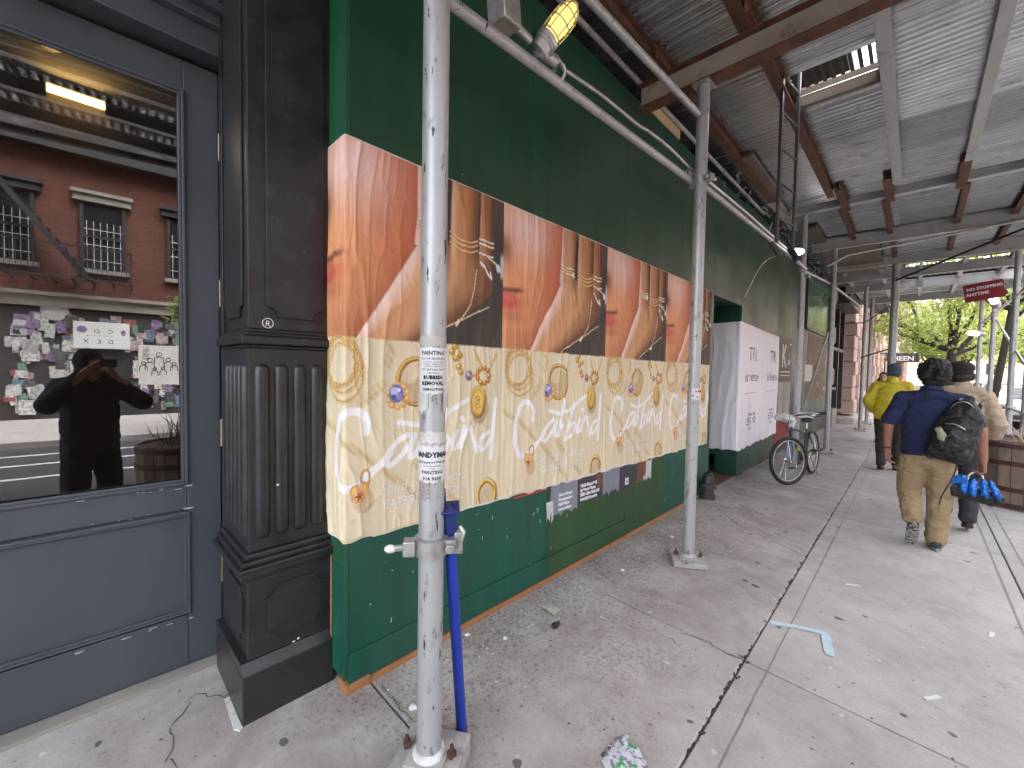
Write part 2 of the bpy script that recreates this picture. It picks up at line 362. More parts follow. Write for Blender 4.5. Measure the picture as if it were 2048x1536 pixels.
def glass(name, refl=.24, tint=(.85,.88,.87)):
    m, nt, p, out = nodes(name); nt.nodes.remove(p)
    tr = N(nt, 'ShaderNodeBsdfTransparent'); tr.inputs[0].default_value = (*tint, 1)
    gl = N(nt, 'ShaderNodeBsdfGlossy'); gl.inputs['Roughness'].default_value = 0.0; gl.inputs[0].default_value = (1,1,1,1)
    fr = N(nt, 'ShaderNodeFresnel'); fr.inputs[0].default_value = refl
    mx = N(nt, 'ShaderNodeMixShader'); ge = N(nt, 'ShaderNodeNewGeometry'); mu = N(nt, 'ShaderNodeMath', operation='MULTIPLY'); iv_ = N(nt, 'ShaderNodeMath', operation='SUBTRACT'); iv_.inputs[0].default_value = 1
    nt.links.new(ge.outputs['Backfacing'], iv_.inputs[1]); nt.links.new(fr.outputs[0], mu.inputs[0]); nt.links.new(iv_.outputs[0], mu.inputs[1]); nt.links.new(mu.outputs[0], mx.inputs[0]); nt.links.new(tr.outputs[0], mx.inputs[1]); nt.links.new(gl.outputs[0], mx.inputs[2])
    nt.links.new(mx.outputs[0], out.inputs[0]); return m
MT['door_glass'] = glass('reflective door glass', 2.5, (.72,.73,.73))
MT['lamp_glass'] = emit('yellow glowing lamp glass', lin(255,206,96), .16)
MT['lamp_white'] = emit('white glowing lamp glass', (1,1,1), 1.6)
MT['tube_glow'] = emit('warm tube lamp', lin(255,206,120), 1.8)

# flat text as a mesh, later laid on a surface
def text2d(body, size=1.0, shear=0, fat=0.0, spacing=1.0, res=2):
    cu = bpy.data.curves.new('txt', 'FONT'); cu.body = body; cu.size = size; cu.shear = shear; cu.offset = fat; cu.resolution_u = res
    cu.space_character = spacing
    o = bpy.data.objects.new('txt', cu); C.objects.link(o)
    dg = bpy.context.evaluated_depsgraph_get(); me = bpy.data.meshes.new_from_object(o.evaluated_get(dg))
    V = np.array([v.co[:2] for v in me.vertices]).reshape(-1, 2); F = [tuple(p.vertices) for p in me.polygons]
    C.objects.unlink(o); bpy.data.objects.remove(o); bpy.data.curves.remove(cu); bpy.data.meshes.remove(me)
    return V, F
def flat_text(mb, body, O, ex, ey, size, lift=.0006, **kw):
    V, F = text2d(body, size, **kw); O, ex, ey = Vector(O), Vector(ex), Vector(ey); n = ex.cross(ey).normalized()*lift
    mb.add([O+ex*float(x)+ey*float(y)+n for x, y in V], F); return mb
# ------------------------------------------------------------------ ground, pavement, road
road = MB(); road.bx(1.95, 7.6, -60, 160, -.6, -.25); tag(road.build('road', MT['asphalt']), kind='structure')
gnd = MB(); gnd.bx(-300, 300, -300, 400, -1.2, -.62); tag(gnd.build('ground', MT['asphalt']), kind='structure')
pave = thing('sidewalk', (0,0,0), kind='structure')
base = MB()
base.prism([(-6.2, .118), (1.78, gz(1.75)-.016), (1.78, -.6), (-6.2, -.6)][::-1], (0,-60,0), (1,0,0), (0,0,1), (0,220,0))
base.build('joint_filler', MT['grout'], pave)
XB = [-2.9, -.615, .63, 1.775]; YB = [.96-1.6*k for k in range(6, 0, -1)]+[.96, 2.5, 4.15]+[4.15+1.62*k for k in range(1, 24)]
for i in range(3):
    for j in range(len(YB)-1):
        x0, x1, y0, y1 = XB[i]+(.004 if i else 0), XB[i+1]-(.004 if i == 0 else .004), YB[j]+.005, YB[j+1]-.005
        dz = rng.uniform(-.002, .002); t = rng.uniform(-.0015, .0015, 4); m = MB()
        P = [(x0, y0), (x1, y0), (x1, y1), (x0, y1)]
        b = .006
        Q = [(x0+b, y0+b), (x1-b, y0+b), (x1-b, y1-b), (x0+b, y1-b)]
        sl = lambda x: -GS*(x+1.85)
        V = [(x, y, sl(x)+dz+t[k]) for k, (x, y) in enumerate(Q)]+[(x, y, sl(x)+dz+t[k]-.005) for k, (x, y) in enumerate(P)]+[(x, y, sl(x)-.1) for x, y in P]
        m.add(V, [(0,1,2,3)]+[(4+k, 4+(k+1) % 4, (k+1) % 4, k) for k in range(4)]+[(8+k, 8+(k+1) % 4, 4+(k+1) % 4, 4+k) for k in range(4)])
        m.build('slab', MT['concrete'], pave)
kb = MB(); kb.prism([(1.78, gz(1.75)+.002), (1.95, gz(1.75)-.003), (1.95, -.5), (1.78, -.5)][::-1], (0,-60,0), (1,0,0), (0,0,1), (0,220,0))
tag(kb.build('kerb', MT['stone_grey'], None, None, False, .012), kind='structure')
def crack(pts, w, jit=.012, name='crack'):
    L = []
    for (a, b) in zip(pts[:-1], pts[1:]):
        n = max(2, int(math.dist(a, b)/.03))
        for k in range(n): L.append((a[0]+(b[0]-a[0])*k/n+rng.normal(0, jit), a[1]+(b[1]-a[1])*k/n+rng.normal(0, jit)))
    L.append(pts[-1]); m = MB(); V = []
    for k, p in enumerate(L):
        q = L[min(k+1, len(L)-1)]; o = L[max(k-1, 0)]; d = Vector((q[0]-o[0], q[1]-o[1], 0)).normalized(); n = Vector((-d.y, d.x, 0)); ww = w*rng.uniform(.25, 1)
        for s in (-1, 1):
            c = Vector((p[0], p[1], 0))+n*ww*s*.5; V.append((c.x, c.y, gz(c.x)+.0045))
    m.add(V, [(2*k, 2*k+2, 2*k+3, 2*k+1) for k in range(len(L)-1)]); return m.build(name, MT['grout'], pave)
crack([(-2.25, .50), (-2.2, .42), (-2.32, .34), (-2.18, .25), (-1.95, .21), (-1.75, .10)], .007)
crack([(-1.80, .985), (-1.6, .98), (-1.45, .99)], .005, .004)
crack([(-.95, 2.46), (-.8, 2.52), (-.70, 2.47), (-.63, 2.49)], .009, .008)
crack([(-1.2, 2.30), (-1.02, 2.37), (-.9, 2.33)], .006, .008)
crack([(-1.62, 5.05), (-1.2, 4.6), (-.62, 4.30)], .010, .006); crack([(-1.66, 5.2), (-1.25, 4.74), (-.62, 4.42)], .007, .006); crack([(-1.5, 5.4), (-1.0, 5.05), (-.6, 4.95)], .008, .006)
MT['tool'] = pm('shallow tooled groove', (.25,.24,.23), .85, 0, .3, 6)
for x in (-.50, .55, .73):
    m = MB(); m.add([(x-.0025, -9, gz(x)+.0042), (x+.0025, -9, gz(x)+.0042), (x+.0025, 40, gz(x)+.0042), (x-.0025, 40, gz(x)+.0042)], [(0,1,2,3)]); m.build('tooled_line', MT['tool'], pave)
# debris packed in the long open joint
jd = MB()
for k in range(420):
    y = rng.uniform(1.2, 9); x = -.615+rng.normal(0, .006); r = rng.uniform(.003, .008)
    if (1.7 < y < 2.7) or (3.2 < y < 5.3) or rng.random() < .25: jd.ell((x, y, gz(x)-.004), (r, r*2.4, r*.8), Rz(rng.uniform(-.4, .4)), 5, 3)
tag(jd.build('joint_debris', pm('dull leaf debris', (.045,.035,.026), .9, 0, .5, 30), pave), kind='stuff')

# ------------------------------------------------------------------ across the street (seen in the door glass)
op = MB(); op.bx(7.6, 12.6, -60, 160, -.6, -.12); tag(op.build('opposite_sidewalk', MT['concrete']), kind='structure')
def stripe(x0, x1, y0, y1): m.add([(x0, y0, -.246), (x1, y0, -.246), (x1, y1, -.246), (x0, y1, -.246)], [(0,1,2,3)])
m = MB()
for x in (4.35, 5.55, 6.6): stripe(x-.06, x+.06, -50, 150)
for k in range(9): stripe(2.3+k*.0, 4.0, -2.2-k*.55, -1.95-k*.55)
tag(m.build('road_marking', MT['road_paint']), kind='structure')
ten = thing('brick_tenement', (12.5, 0, 0), 'red brick tenement across the street with fire escape and postered shopfront', 'building')
wl = MB(); wl.bx(12.5, 24, -22, 26, -.3, 7.7); wl.build('wall', MT['brick'], ten)
cn = MB(); cn.bx(12.1, 12.5, -22, 26, 7.4, 7.9); cn.build('cornice', MT['frame_dark'], ten)
for fl in range(1):
    for k in range(-7, 9):
        y = -.6+k*1.9+(.05 if k % 2 else 0); z = 4.25+fl*3.4
        if abs(y) > 14: continue
        w = MB(); w.bx(12.44, 12.56, y-.45, y+.45, z, z+1.9); wo_ = w.build('window', MT['window_dark'], ten)
        fr = MB()
        for yy in (-.45, .45): fr.bx(12.40, 12.46, y+yy-.04, y+yy+.04, z, z+1.9)
        fr.bx(12.40, 12.46, y-.41, y+.41, z+.92, z+.99); fr.build('sash', MT['frame_dark'], wo_)
        br = MB()
        for q in range(6): br.bx(12.41, 12.425, y-.36+q*.144, y-.345+q*.144, z+.03, z+1.4)
        for q in range(3): br.bx(12.408, 12.41, y-.41, y+.41, z+.25+q*.45, z+.27+q*.45)
        br.build('window_bars', MT['frame_white'], wo_)
        li = MB(); li.bx(12.34, 12.5, y-.62, y+.62, z+1.95, z+2.15); li.bx(12.28, 12.5, y-.66, y+.66, z+2.15, z+2.25); li.build('lintel', MT['frame_dark'] if k % 3 else MT['stone_grey'], ten)
        sl_ = MB(); sl_.bx(12.36, 12.5, y-.55, y+.55, z-.12, z); sl_.build('sill', MT['stone_grey'], ten)
bd = MB(); bd.bx(12.30, 12.5, -22, 26, 3.05, 3.35); bd.bx(12.2, 12.5, -22, 26, 3.35, 3.45); bd.build('shop_cornice', MT['stone_grey'], ten)
fe = thing('fire_escape', (12, -2, 3.8), 'black iron fire escape on the red brick tenement across the street', 'fire escape')
m = MB()
for k in range(12): m.beam((11.55, -4.4+k*.4, 3.8), (12.5, -4.4+k*.4, 3.8), .05, .03)
m.build('platform', MT['frame_dark'], fe)
m = MB()
for k in range(45): m.beam((11.55, -4.4+k*.1, 3.8), (11.55, -4.4+k*.1, 4.7), .015, .015)
for z in (3.82, 4.7): m.beam((11.55, -4.45, z), (11.55, 0, z), .04, .04)
m.beam((11.55, 0, 4.7), (12.5, 0, 4.7), .04, .04)
for k in range(9): m.beam((11.6+k*.1, 0, 3.8), (11.6+k*.1, 0, 4.7), .015, .015)
m.build('railing', MT['frame_dark'], fe)
m = MB()
for s in (0, .5): m.beam((11.7+s, -.9, 3.85), (11.7+s, -3.2, 7.2), .05, .12)
for k in range(14): m.beam((11.7, -.9-k*.165, 3.9+k*.24), (12.2, -.9-k*.165, 3.9+k*.24), .18, .03)
m.build('stair', MT['frame_dark'], fe)
# shopfront covered with pasted prints
sf = thing('shopfront', (12.45, 0, 0), 'shopfront across the street pasted over with prints and stickers', 'shopfront')
m = MB(); m.bx(12.42, 12.5, -6, 4, -.12, 3.0); m.build('wall', pm('dark shop wall', (.05,.045,.045), .7), sf)
m = MB(); m.bx(12.40, 12.46, -.95, .15, -.1, 2.2); m.build('doorway', MT['frame_dark'], sf)
cols = [(.45,.44,.42), (.30,.10,.11), (.12,.2,.28), (.5,.49,.47), (.24,.18,.30), (.06,.06,.065), (.5,.5,.5), (.14,.24,.17), (.40,.30,.30), (.55,.54,.52), (.10,.10,.105), (.35,.34,.33)]
PR = [pm('shop print %d' % k, c, .7, 0, .6, 14) for k, c in enumerate(cols)]
for k in range(290):
    y = rng.uniform(-2.5, 1.25); z = rng.uniform(.15, 2.8)
    if -1.0 < y < -.05 and z < 2.0: continue
    w, h = rng.uniform(.12, .34), rng.uniform(.14, .44); m = MB(); R = Rx(rng.normal(0, .07)); x = 12.415-.0011*k*.25
    m.box((x, y, z), (.004, w, h), R); m.build('pasted_print', PR[k % len(PR)], sf)
m = MB(); m.box((12.34, .62, 1.45), (.01, .98, 1.25)); pf = m.build('family_print', MT['torn'], sf)
m = MB()
for (y, z, s) in ((.62,1.78,1), (.85,1.62,.9), (.40,1.6,1), (.72,1.35,.7), (.52,1.32,.7), (1.0,1.5,.8), (.25,1.5,.8)):
    m.ring((12.33, y, z), .06*s, .010, (1,0,0), 16, 5); m.tube([(12.33, y-.12*s, z-.30*s), (12.33, y-.10*s, z-.10*s), (12.33, y, z-.065*s), (12.33, y+.10*s, z-.10*s), (12.33, y+.12*s, z-.30*s)], .010, 5)
m.build('drawn_figures', MT['ink'], pf)
sg = thing('hanging_sign', (12.3, -.66, 2.3), 'white CO DEX sign board over the shop doorway across the street', 'sign')
m = MB(); m.box((12.28, -.66, 2.30), (.06, 1.2, .78)); m.build('board', MT['white_plastic'], sg, None, False, .006)
m = MB()
for t, y, z in (('C', -.42, 2.36), ('O', -.70, 2.36), ('D', -.42, 2.06), ('E', -.68, 2.06), ('X', -.94, 2.06)):
    flat_text(m, t, (12.25, y, z), (0,-1,0), (0,0,1), .17, .003)
for k in range(5): m.box((12.248, -.45-k*.13, 2.29), (.002, .05, .012))
m.build('lettering', MT['ink'], sg)
m = MB(); m.ell((12.25, -1.08, 2.46), (.004, .11, .10)); m.ell((12.25, -.20, 2.40), (.004, .06, .09)); m.build('emblem', PR[4], sg)
pd = MB(); pd.lathe([(.28, -.02), (.28, .02)], (12.4, -1.62, 2.95), 20, Ry(pi/2)); tag(pd.build('round_portrait', MT['torn']), 'round grey portrait disc on the brick wall across the street', 'sign')
# street tree near the far kerb
# ------------------------------------------------------------------ the storefront with its door (left)
A = radians(2.2)
st = thing('storefront', (-2.53, .2, 0), 'blue grey wooden storefront with transom window left of the black pilaster', 'storefront')
m = MB(); m.bx(-2.60, -2.46, .5, .62, 0, 2.97); m.bx(-2.48, -2.44, .515, .545, 0, 2.97); m.build('door_frame', MT['door_blue'], st, None, False, .004)
m = MB()
m.bx(-2.62, -2.44, -1.6, .62, 2.985, 3.10); m.bx(-2.62, -2.40, -1.6, .62, 3.10, 3.15); m.bx(-2.62, -2.36, -1.6, .62, 3.15, 3.185); m.build('transom_bar', MT['door_blue'], st, None, False, .005)
m = MB(); m.bx(-2.6, -2.50, .28, .62, 3.187, 4.1); m.bx(-2.6, -2.50, -1.6, -.9, 3.187, 4.1); m.bx(-2.6, -2.50, -.9, .28, 3.187, 3.36); m.build('transom_frame', MT['door_blue'], st, None, False, .004)
m = MB(); m.bx(-2.56, -2.55, -.9, .28, 3.36, 4.1); m.build('transom_pane', MT['door_glass'], st)
m = MB(); m.bx(-2.9, -2.45, -6, -1.0, -.02, 4.1); m.build('side_bay', MT['door_blue'], st)
m = MB(); m.bx(-2.75, -2.475, -1.0, .56, -.05, .034); m.build('threshold', MT['stone_grey'], st, None, False, .006)
# peeling paint on the frame edge
m = MB()
for k in range(60):
    z = rng.uniform(.1, 2.9) if k < 22 else rng.uniform(.2, 1.6); y = .5475+rng.normal(0, .0015)
    m.box((-2.4385, .516+rng.choice([0, .029]), z), (.003, rng.uniform(.002, .005), rng.uniform(.006, .04)))
m.build('paint_chip', MT['paint_chip'], st)['kind'] = 'stuff'
door = bpy.data.objects.new('door', None); C.objects.link(door); door.parent = st; door.location = (0, .294, 0); door.rotation_euler = (0,0,-A); WL[door.name] = (0,0,0)
m = MB(); T = .048
m.bx(-T, 0, -.138, 0, .040, 2.955); m.bx(-T, 0, -1.06, -.90, .040, 2.955); m.bx(-T, 0, -.90, -.138, 2.81, 2.955); m.bx(-T, 0, -.90, -.138, .815, .945)
m.bx(-T, 0, -.90, -.138, .040, .29); m.bx(-T, -.012, -.90, -.138, .29, .815)
m.build('door_leaf', MT['door_blue'], door, None, True, .004)
m = MB()
def molding(y0, y1, z0, z1, w, x1):
    for d, xx in ((0, x1), (w*.5, x1*.55)):
        m.bx(-.01, xx, y0+d, y0+d+w*.5, z0+d, z1-d); m.bx(-.01, xx, y1-d-w*.5, y1-d, z0+d, z1-d)
        m.bx(-.01, xx, y0+d+w*.5, y1-d-w*.5, z0+d, z0+d+w*.5); m.bx(-.01, xx, y0+d+w*.5, y1-d-w*.5, z1-d-w*.5, z1-d)
molding(-.905, -.133, .94, 2.815, .026, .012); molding(-.86, -.128, .30, .805, .022, .010)
m.build('panel_molding', MT['door_blue'], door, None, True, .003)
m = MB(); m.bx(-.03, -.022, -.90, -.138, .94, 2.815); m.build('glass_pane', MT['door_glass'], door, None, True)
for z in (2.60, 1.88, 1.18, .48):
    m = MB(); m.tube([(.010, .004, z-.06), (.010, .004, z+.06)], .0085, 10)
    for q in (-.064, .064): m.ell((.010, .004, z+q), (.009, .009, .007), None, 8, 6)
    for q in (-.03, 0, .03): m.ring((.010, .004, z+q), .0085, .0012, (0,0,1), 10, 4)
    m.build('hinge', MT['hinge'], door, 40, True)
m = MB()
for k in range(34): m.box((.0008, -.128-rng.choice([0, .4])*rng.random(), rng.choice([.93, .82, .27])+rng.normal(0, .004)), (.0016, rng.uniform(.004, .03), .002))
m.build('paint_chip', MT['paint_chip'], door, None, True)['kind'] = 'stuff'
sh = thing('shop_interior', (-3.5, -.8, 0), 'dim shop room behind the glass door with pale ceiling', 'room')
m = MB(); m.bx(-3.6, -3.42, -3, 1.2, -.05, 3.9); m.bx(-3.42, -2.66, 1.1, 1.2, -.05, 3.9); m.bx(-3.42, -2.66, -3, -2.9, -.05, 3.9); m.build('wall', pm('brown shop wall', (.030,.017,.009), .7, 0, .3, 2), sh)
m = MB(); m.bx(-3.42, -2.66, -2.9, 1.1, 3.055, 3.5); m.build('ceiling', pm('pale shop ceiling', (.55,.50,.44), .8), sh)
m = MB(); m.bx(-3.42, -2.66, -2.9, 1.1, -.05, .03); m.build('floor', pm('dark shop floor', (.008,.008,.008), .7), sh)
wlp = thing('wall_lamp', (-3.4, 0, 3.0), 'lit warm tube lamp on the wall inside the glass door', 'lamp')
m = MB(); m.tube([(-3.385, -.10, 2.985), (-3.385, .12, 2.985)], .020, 12); m.build('tube', MT['tube_glow'], wlp, 40)
m = MB(); m.bx(-3.42, -3.37, -.11, .13, 3.008, 3.02); m.bx(-3.42, -3.36, -.115, -.104, 2.96, 3.0075); m.bx(-3.42, -3.36, .124, .135, 2.96, 3.0075); m.build('housing', MT['frame_dark'], wlp)
sm = MB(); sm.lathe([(.09, 3.455), (.11, 3.47), (.11, 3.50)], (-3.05, -.12, -.405), 20); tag(sm.build('smoke_detector', MT['white_plastic'], None, 40), 'round smoke detector on the ceiling behind the glass door', 'smoke detector')

# ------------------------------------------------------------------ cast iron pilaster
pil = thing('pilaster', (-2.15, .65, 0), 'black cast iron pilaster with fluted lower shaft between door and green hoarding', 'pilaster')
XI = -2.46
def blk(x1, y0, z0, z1, y1=.84): return MB().bx(XI, x1, y0, y1, z0, z1)
blk(-1.975, .455, 0, .215).build('plinth', MT['black_iron'], pil, None, False, .008)
m = MB(); m.prism([(XI, .215), (-1.975, .215), (-2.005, .255), (XI, .255)], (0,.455,0), (1,0,0), (0,0,1), (0,.385,0))
m.build('plinth_cap', MT['black_iron'], pil)
blk(-2.008, .482, .255, .60).build('pedestal', MT['black_iron'], pil, None, False, .005)
# projecting moulding above the pedestal, swept round the corner as stacked steps
m = MB()
for (z0, z1, e) in ((.60, .625, .012), (.625, .65, .035), (.65, .672, .045), (.672, .695, .028), (.695, .72, .012)): m.bx(XI, -2.012+e, .484-e, .84, z0, z1)
m.build('base_moulding', MT['black_iron'], pil, None, False, .006)
blk(-2.020, .490, .72, 1.60).build('lower_shaft', MT['black_iron'], pil, None, False, .005)
m = MB()
for (z0, z1, e) in ((1.60, 1.615, .006), (1.615, 1.65, .028), (1.65, 1.665, .014), (1.665, 1.68, .006)): m.bx(XI, -2.020+e, .490-e, .84, z0, z1)
m.build('neck_moulding', MT['black_iron'], pil, None, False, .006)
blk(-2.022, .492, 1.68, 4.3).build('upper_shaft', MT['black_iron'], pil, None, False, .005)
for k in range(4):
    y = .545+k*.076; m = MB(); m.cap((-2.033, y, .80), .0325, (-2.033, y, 1.505), .0325, 20); m.build('reed', MT['black_iron'], pil, 60)
for k in range(5):
    x = -2.065-k*.07; m = MB(); m.cap((x, .501, .80), .029, (x, .501, 1.505), .029, 16); m.build('reed', MT['black_iron'], pil, 60)
def notched(w0, w1, h0, h1, r, top=True):
    P = []
    for (cx, cy, a0) in ((w0, h0, 90), (w1, h0, 180), (w1, h1, 270), (w0, h1, 0)):
        if not top and cy == h1: P.append((cx, cy)); continue
        for k in range(7):
            a = radians(a0-k*15); P.append((cx+r*cos(a), cy+r*sin(a)))
    return P
m = MB()
m.prism(notched(.555, .80, .315, .555, .045), (-2.008, 0, 0), (0,1,0), (0,0,1), (.009,0,0)); m.prism(notched(.567, .788, .327, .543, .045), (-1.999, 0, 0), (0,1,0), (0,0,1), (.003,0,0))
m.prism(notched(-2.36, -2.06, .315, .555, .045), (0, .482, 0), (1,0,0), (0,0,1), (0,-.009,0))
m.build('pedestal_panel', MT['black_iron'], pil, None, False, .002)
m = MB()
m.prism(notched(.560, .80, 1.735, 4.25, .045, False), (-2.022, 0, 0), (0,1,0), (0,0,1), (.010,0,0))
m.prism(notched(-2.37, -2.075, 1.735, 4.25, .045, False), (0, .492, 0), (1,0,0), (0,0,1), (0,-.010,0))
m.prism([(-2.44, 1.68), (-2.39, 1.68), (-2.39, 4.2), (-2.44, 4.2)], (0, .492, 0), (1,0,0), (0,0,1), (0,-.014,0))
m.build('shaft_panel', MT['black_iron'], pil, None, False, .003)
m = MB(); m.ring((-2.0205, .568, 1.708), .021, .0016, (1,0,0), 20, 4); flat_text(m, 'R', (-2.0215, .556, 1.694), (0,1,0), (0,0,1), .036, .001, shear=.1)
m.build('chalk_mark', MT['white_ink'], pil)
m = MB(); m.prism([(-2.35, .44), (-1.985, .425), (-1.96, .44), (-1.965, .452), (-2.33, .454)], (0,0,gz(-2.0)+.001), (1,0,0), (0,1,0), (0,0,.006)); m.build('white_paint_edge', MT['paint_chip'], pil)
m = MB()
for (y, z) in ((.665, .262), (.685, .268), (.60, 1.0)): m.ell((-2.004, y, z), (.004, .007, .005), None, 8, 5)
m.build('plaster_dab', MT['paint_chip'], pil)

# ------------------------------------------------------------------ building above the shed
ub = thing('upper_facade', (-2.6, 5, 4), 'facade above the scaffold deck glimpsed through the hatch', 'building')
m = MB(); m.bx(-6.5, -2.55, -14, 15.2, 4.11, 20); m.bx(-6.5, -2.56, 1.25, 15.19, -.1, 4.109); m.build('wall', MT['brick'], ub)
ob = thing('neighbour_facade', (-3, -8, 0), 'plain shop facade behind the camera left of the storefront', 'building')
m = MB(); m.bx(-6.5, -2.6, -20, -6, 0, 4.15); m.build('wall', MT['stone_grey'], ob)

# ------------------------------------------------------------------ green plywood hoarding
hd = thing('plywood_hoarding', (-1.85, 3.2, 0), 'dark green painted plywood hoarding carrying the jewellery posters', 'hoarding')
TH = .02
def sheet(x0, x1, y0, y1, z0, z1, mat, par=None, name='plywood_sheet'):
    m = MB(); m.bx(x0, x1, y0, y1, z0, z1); return m.build(name, MT[mat], par or hd, None, False, .0015)
edges = [.8505, 2.07, 3.29, 4.51, 5.54]
for a, b in zip(edges[:-1], edges[1:]): sheet(-1.85-TH, -1.85+rng.uniform(-.0005, .0005), a+.0012, b-.0012, .80, 3.92, 'green_deep')
low = [(.8505, 2.305, 'green_teal'), (2.305, 3.415, 'green_olive'), (3.415, 4.2, 'green_olive'), (4.2, 5.54, 'green_teal')]
for a, b, c in low: sheet(-1.85-TH, -1.8495+(.002 if c == 'green_olive' else 0), a+.001, b-.001, .036, .799, c)
sheet(-1.849, -1.837, .85, 2.305, .05, .19, 'green_teal', None, 'kick_board'); sheet(-1.8465, -1.834, 2.307, 3.40, .05, .185, 'green_olive', None, 'kick_board')
sheet(-2.12, -1.8705, .8300, .85, .60, 3.92, 'green_side'); sheet(-2.12, -1.8705, .8300, .85, .07, .599, 'green_teal'); sheet(-1.870, -1.8490, .8285, .8505, .07, 3.92, 'green_side', None, 'corner_batten')
m = MB(); m.bx(-1.93, -1.834, .835, .95, -.02, .048); m.bx(-1.93, -1.842, .95, 5.5, -.02, .030); m.bx(-1.995, -1.98, .8255, .829, 0, .68); m.build('timber_sill', MT['rawwood'], hd, None, False, .003)
# alcove
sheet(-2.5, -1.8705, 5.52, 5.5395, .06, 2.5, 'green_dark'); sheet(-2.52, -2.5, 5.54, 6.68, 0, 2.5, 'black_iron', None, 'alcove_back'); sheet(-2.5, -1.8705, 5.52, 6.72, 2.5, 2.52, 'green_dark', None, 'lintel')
sheet(-1.87, -1.85, 5.5412, 6.7, 2.5, 3.95, 'green_deep')
m = MB(); m.bx(-2.45, -1.87, 5.5, 6.66, -.02, .01)
m.build('grating', MT['rust'], hd)
# projecting box and the far run
sheet(-2.5, -1.8705, 6.68, 6.70, .28, 2.5, 'green_deep'); sheet(-2.15, -1.8705, 6.68, 6.70, 0.02, .28, 'green_deep')
far = [6.7, 7.9, 9.1, 10.3, 11.5]
for a, b in zip(far[:-1], far[1:]): sheet(-1.87, -1.85, a+.0012, b-.0012, .02, 4.0, 'green_deep' if a < 10 else 'green_dark')
sheet(-1.87, -1.85, 11.5, 15.0, .02, 2.55, 'green_dark'); sheet(-1.87, -1.85, 11.5, 15.0, 3.75, 4.0, 'green_dark')
sheet(-1.868, -1.852, 11.55, 14.95, 2.6, 3.75, 'green_light', None, 'glazed_panel')
m = MB()
for z in (2.575, 3.72): m.bx(-1.85, -1.80, 11.45, 15.0, z-.03, z+.03)
for y in (11.47, 14.97): m.bx(-1.85, -1.805, y-.03, y+.03, 2.605, 3.69)
m.build('panel_frame', MT['green_side'], hd)
m = MB(); m.bx(-1.95, -1.842, 6.7, 15.0, -.05, .018); m.build('timber_sill', MT['grout'], hd)
m = MB(); m.box((-1.86, 4.05, 3.98), (.02, .62, .10)); m.build('raw_board', pm('raw pale board', lin(205,180,140), .8), hd)
m = MB()
for k in range(32):
    y = rng.uniform(.9, 5.4); z = rng.choice([rng.uniform(.12, .62), rng.uniform(.4, .7)]); L = rng.uniform(.004, .03)
    m.box((-1.8475+(.0 if y < 2.3 or y > 4.2 else .002), y, z), (.002, .0025, L), Rx(rng.uniform(-.6, .6)))
m.build('paint_fleck', MT['torn'], hd)['kind'] = 'stuff'
# ------------------------------------------------------------------ posters pasted on the hoarding
PW, PH = 1.19, 1.83
def sdpoly(x, y, pts):
    d = np.full(x.shape, 9.0)
    for (a, b) in zip(pts[:-1], pts[1:]):
        ax, ay = a; dx, dy = b[0]-ax, b[1]-ay; L = dx*dx+dy*dy+1e-12
        t = np.clip(((x-ax)*dx+(y-ay)*dy)/L, 0, 1); d = np.minimum(d, np.hypot(x-ax-t*dx, y-ay-t*dy))
    return d
def smooth_line(P, n=4):
    P = [np.array(p, float) for p in P]
    for _ in range(2):
        Q = [P[0]]
        for a, b in zip(P[:-1], P[1:]): Q += [a*.75+b*.25, a*.25+b*.75]
        Q.append(P[-1]); P = Q
    return [tuple(p) for p in P]
def cz(x, y):
    """a point measured on the second poster -> metres from the lower left corner of the poster"""
    px = 980+x*.2408; u = (1/(1830-px)-.001209)/.000401
    top = 72+.0701*x; bot = 1355-.2877*x; t = 1-(y-top)/(bot-top)
    return (u*PW, t*.515*PH)
SC = lambda L: [cz(*p) for p in L]
SCRIPT = [
 ([(352,640),(354,565),(332,520),(290,508),(250,545),(217,640),(199,760),(202,870),(232,950),(285,966),(340,920),(400,835),(450,760)], .021),
 ([(528,655),(480,690),(440,755),(432,815),(455,832),(500,780),(545,695),(560,640),(545,720),(532,795),(560,770),(600,700)], .017),
 ([(612,500),(598,600),(575,775)], .019), ([(490,580),(590,602),(680,560),(740,490),(790,455)], .015),
 ([(698,520),(665,640),(628,815)], .019), ([(632,812),(675,780),(705,720),(712,680),(690,672),(665,700)], .015),
 ([(742,640),(728,700),(722,760),(748,735),(772,660)], .015), ([(766,560),(774,575)], .015),
 ([(775,615),(768,680),(760,740)], .015), ([(768,690),(790,640),(808,615),(818,690),(838,772)], .016),
 ([(893,650),(862,670),(845,720),(855,765),(880,745),(902,680)], .015), ([(922,450),(912,600),(903,812)], .017)]
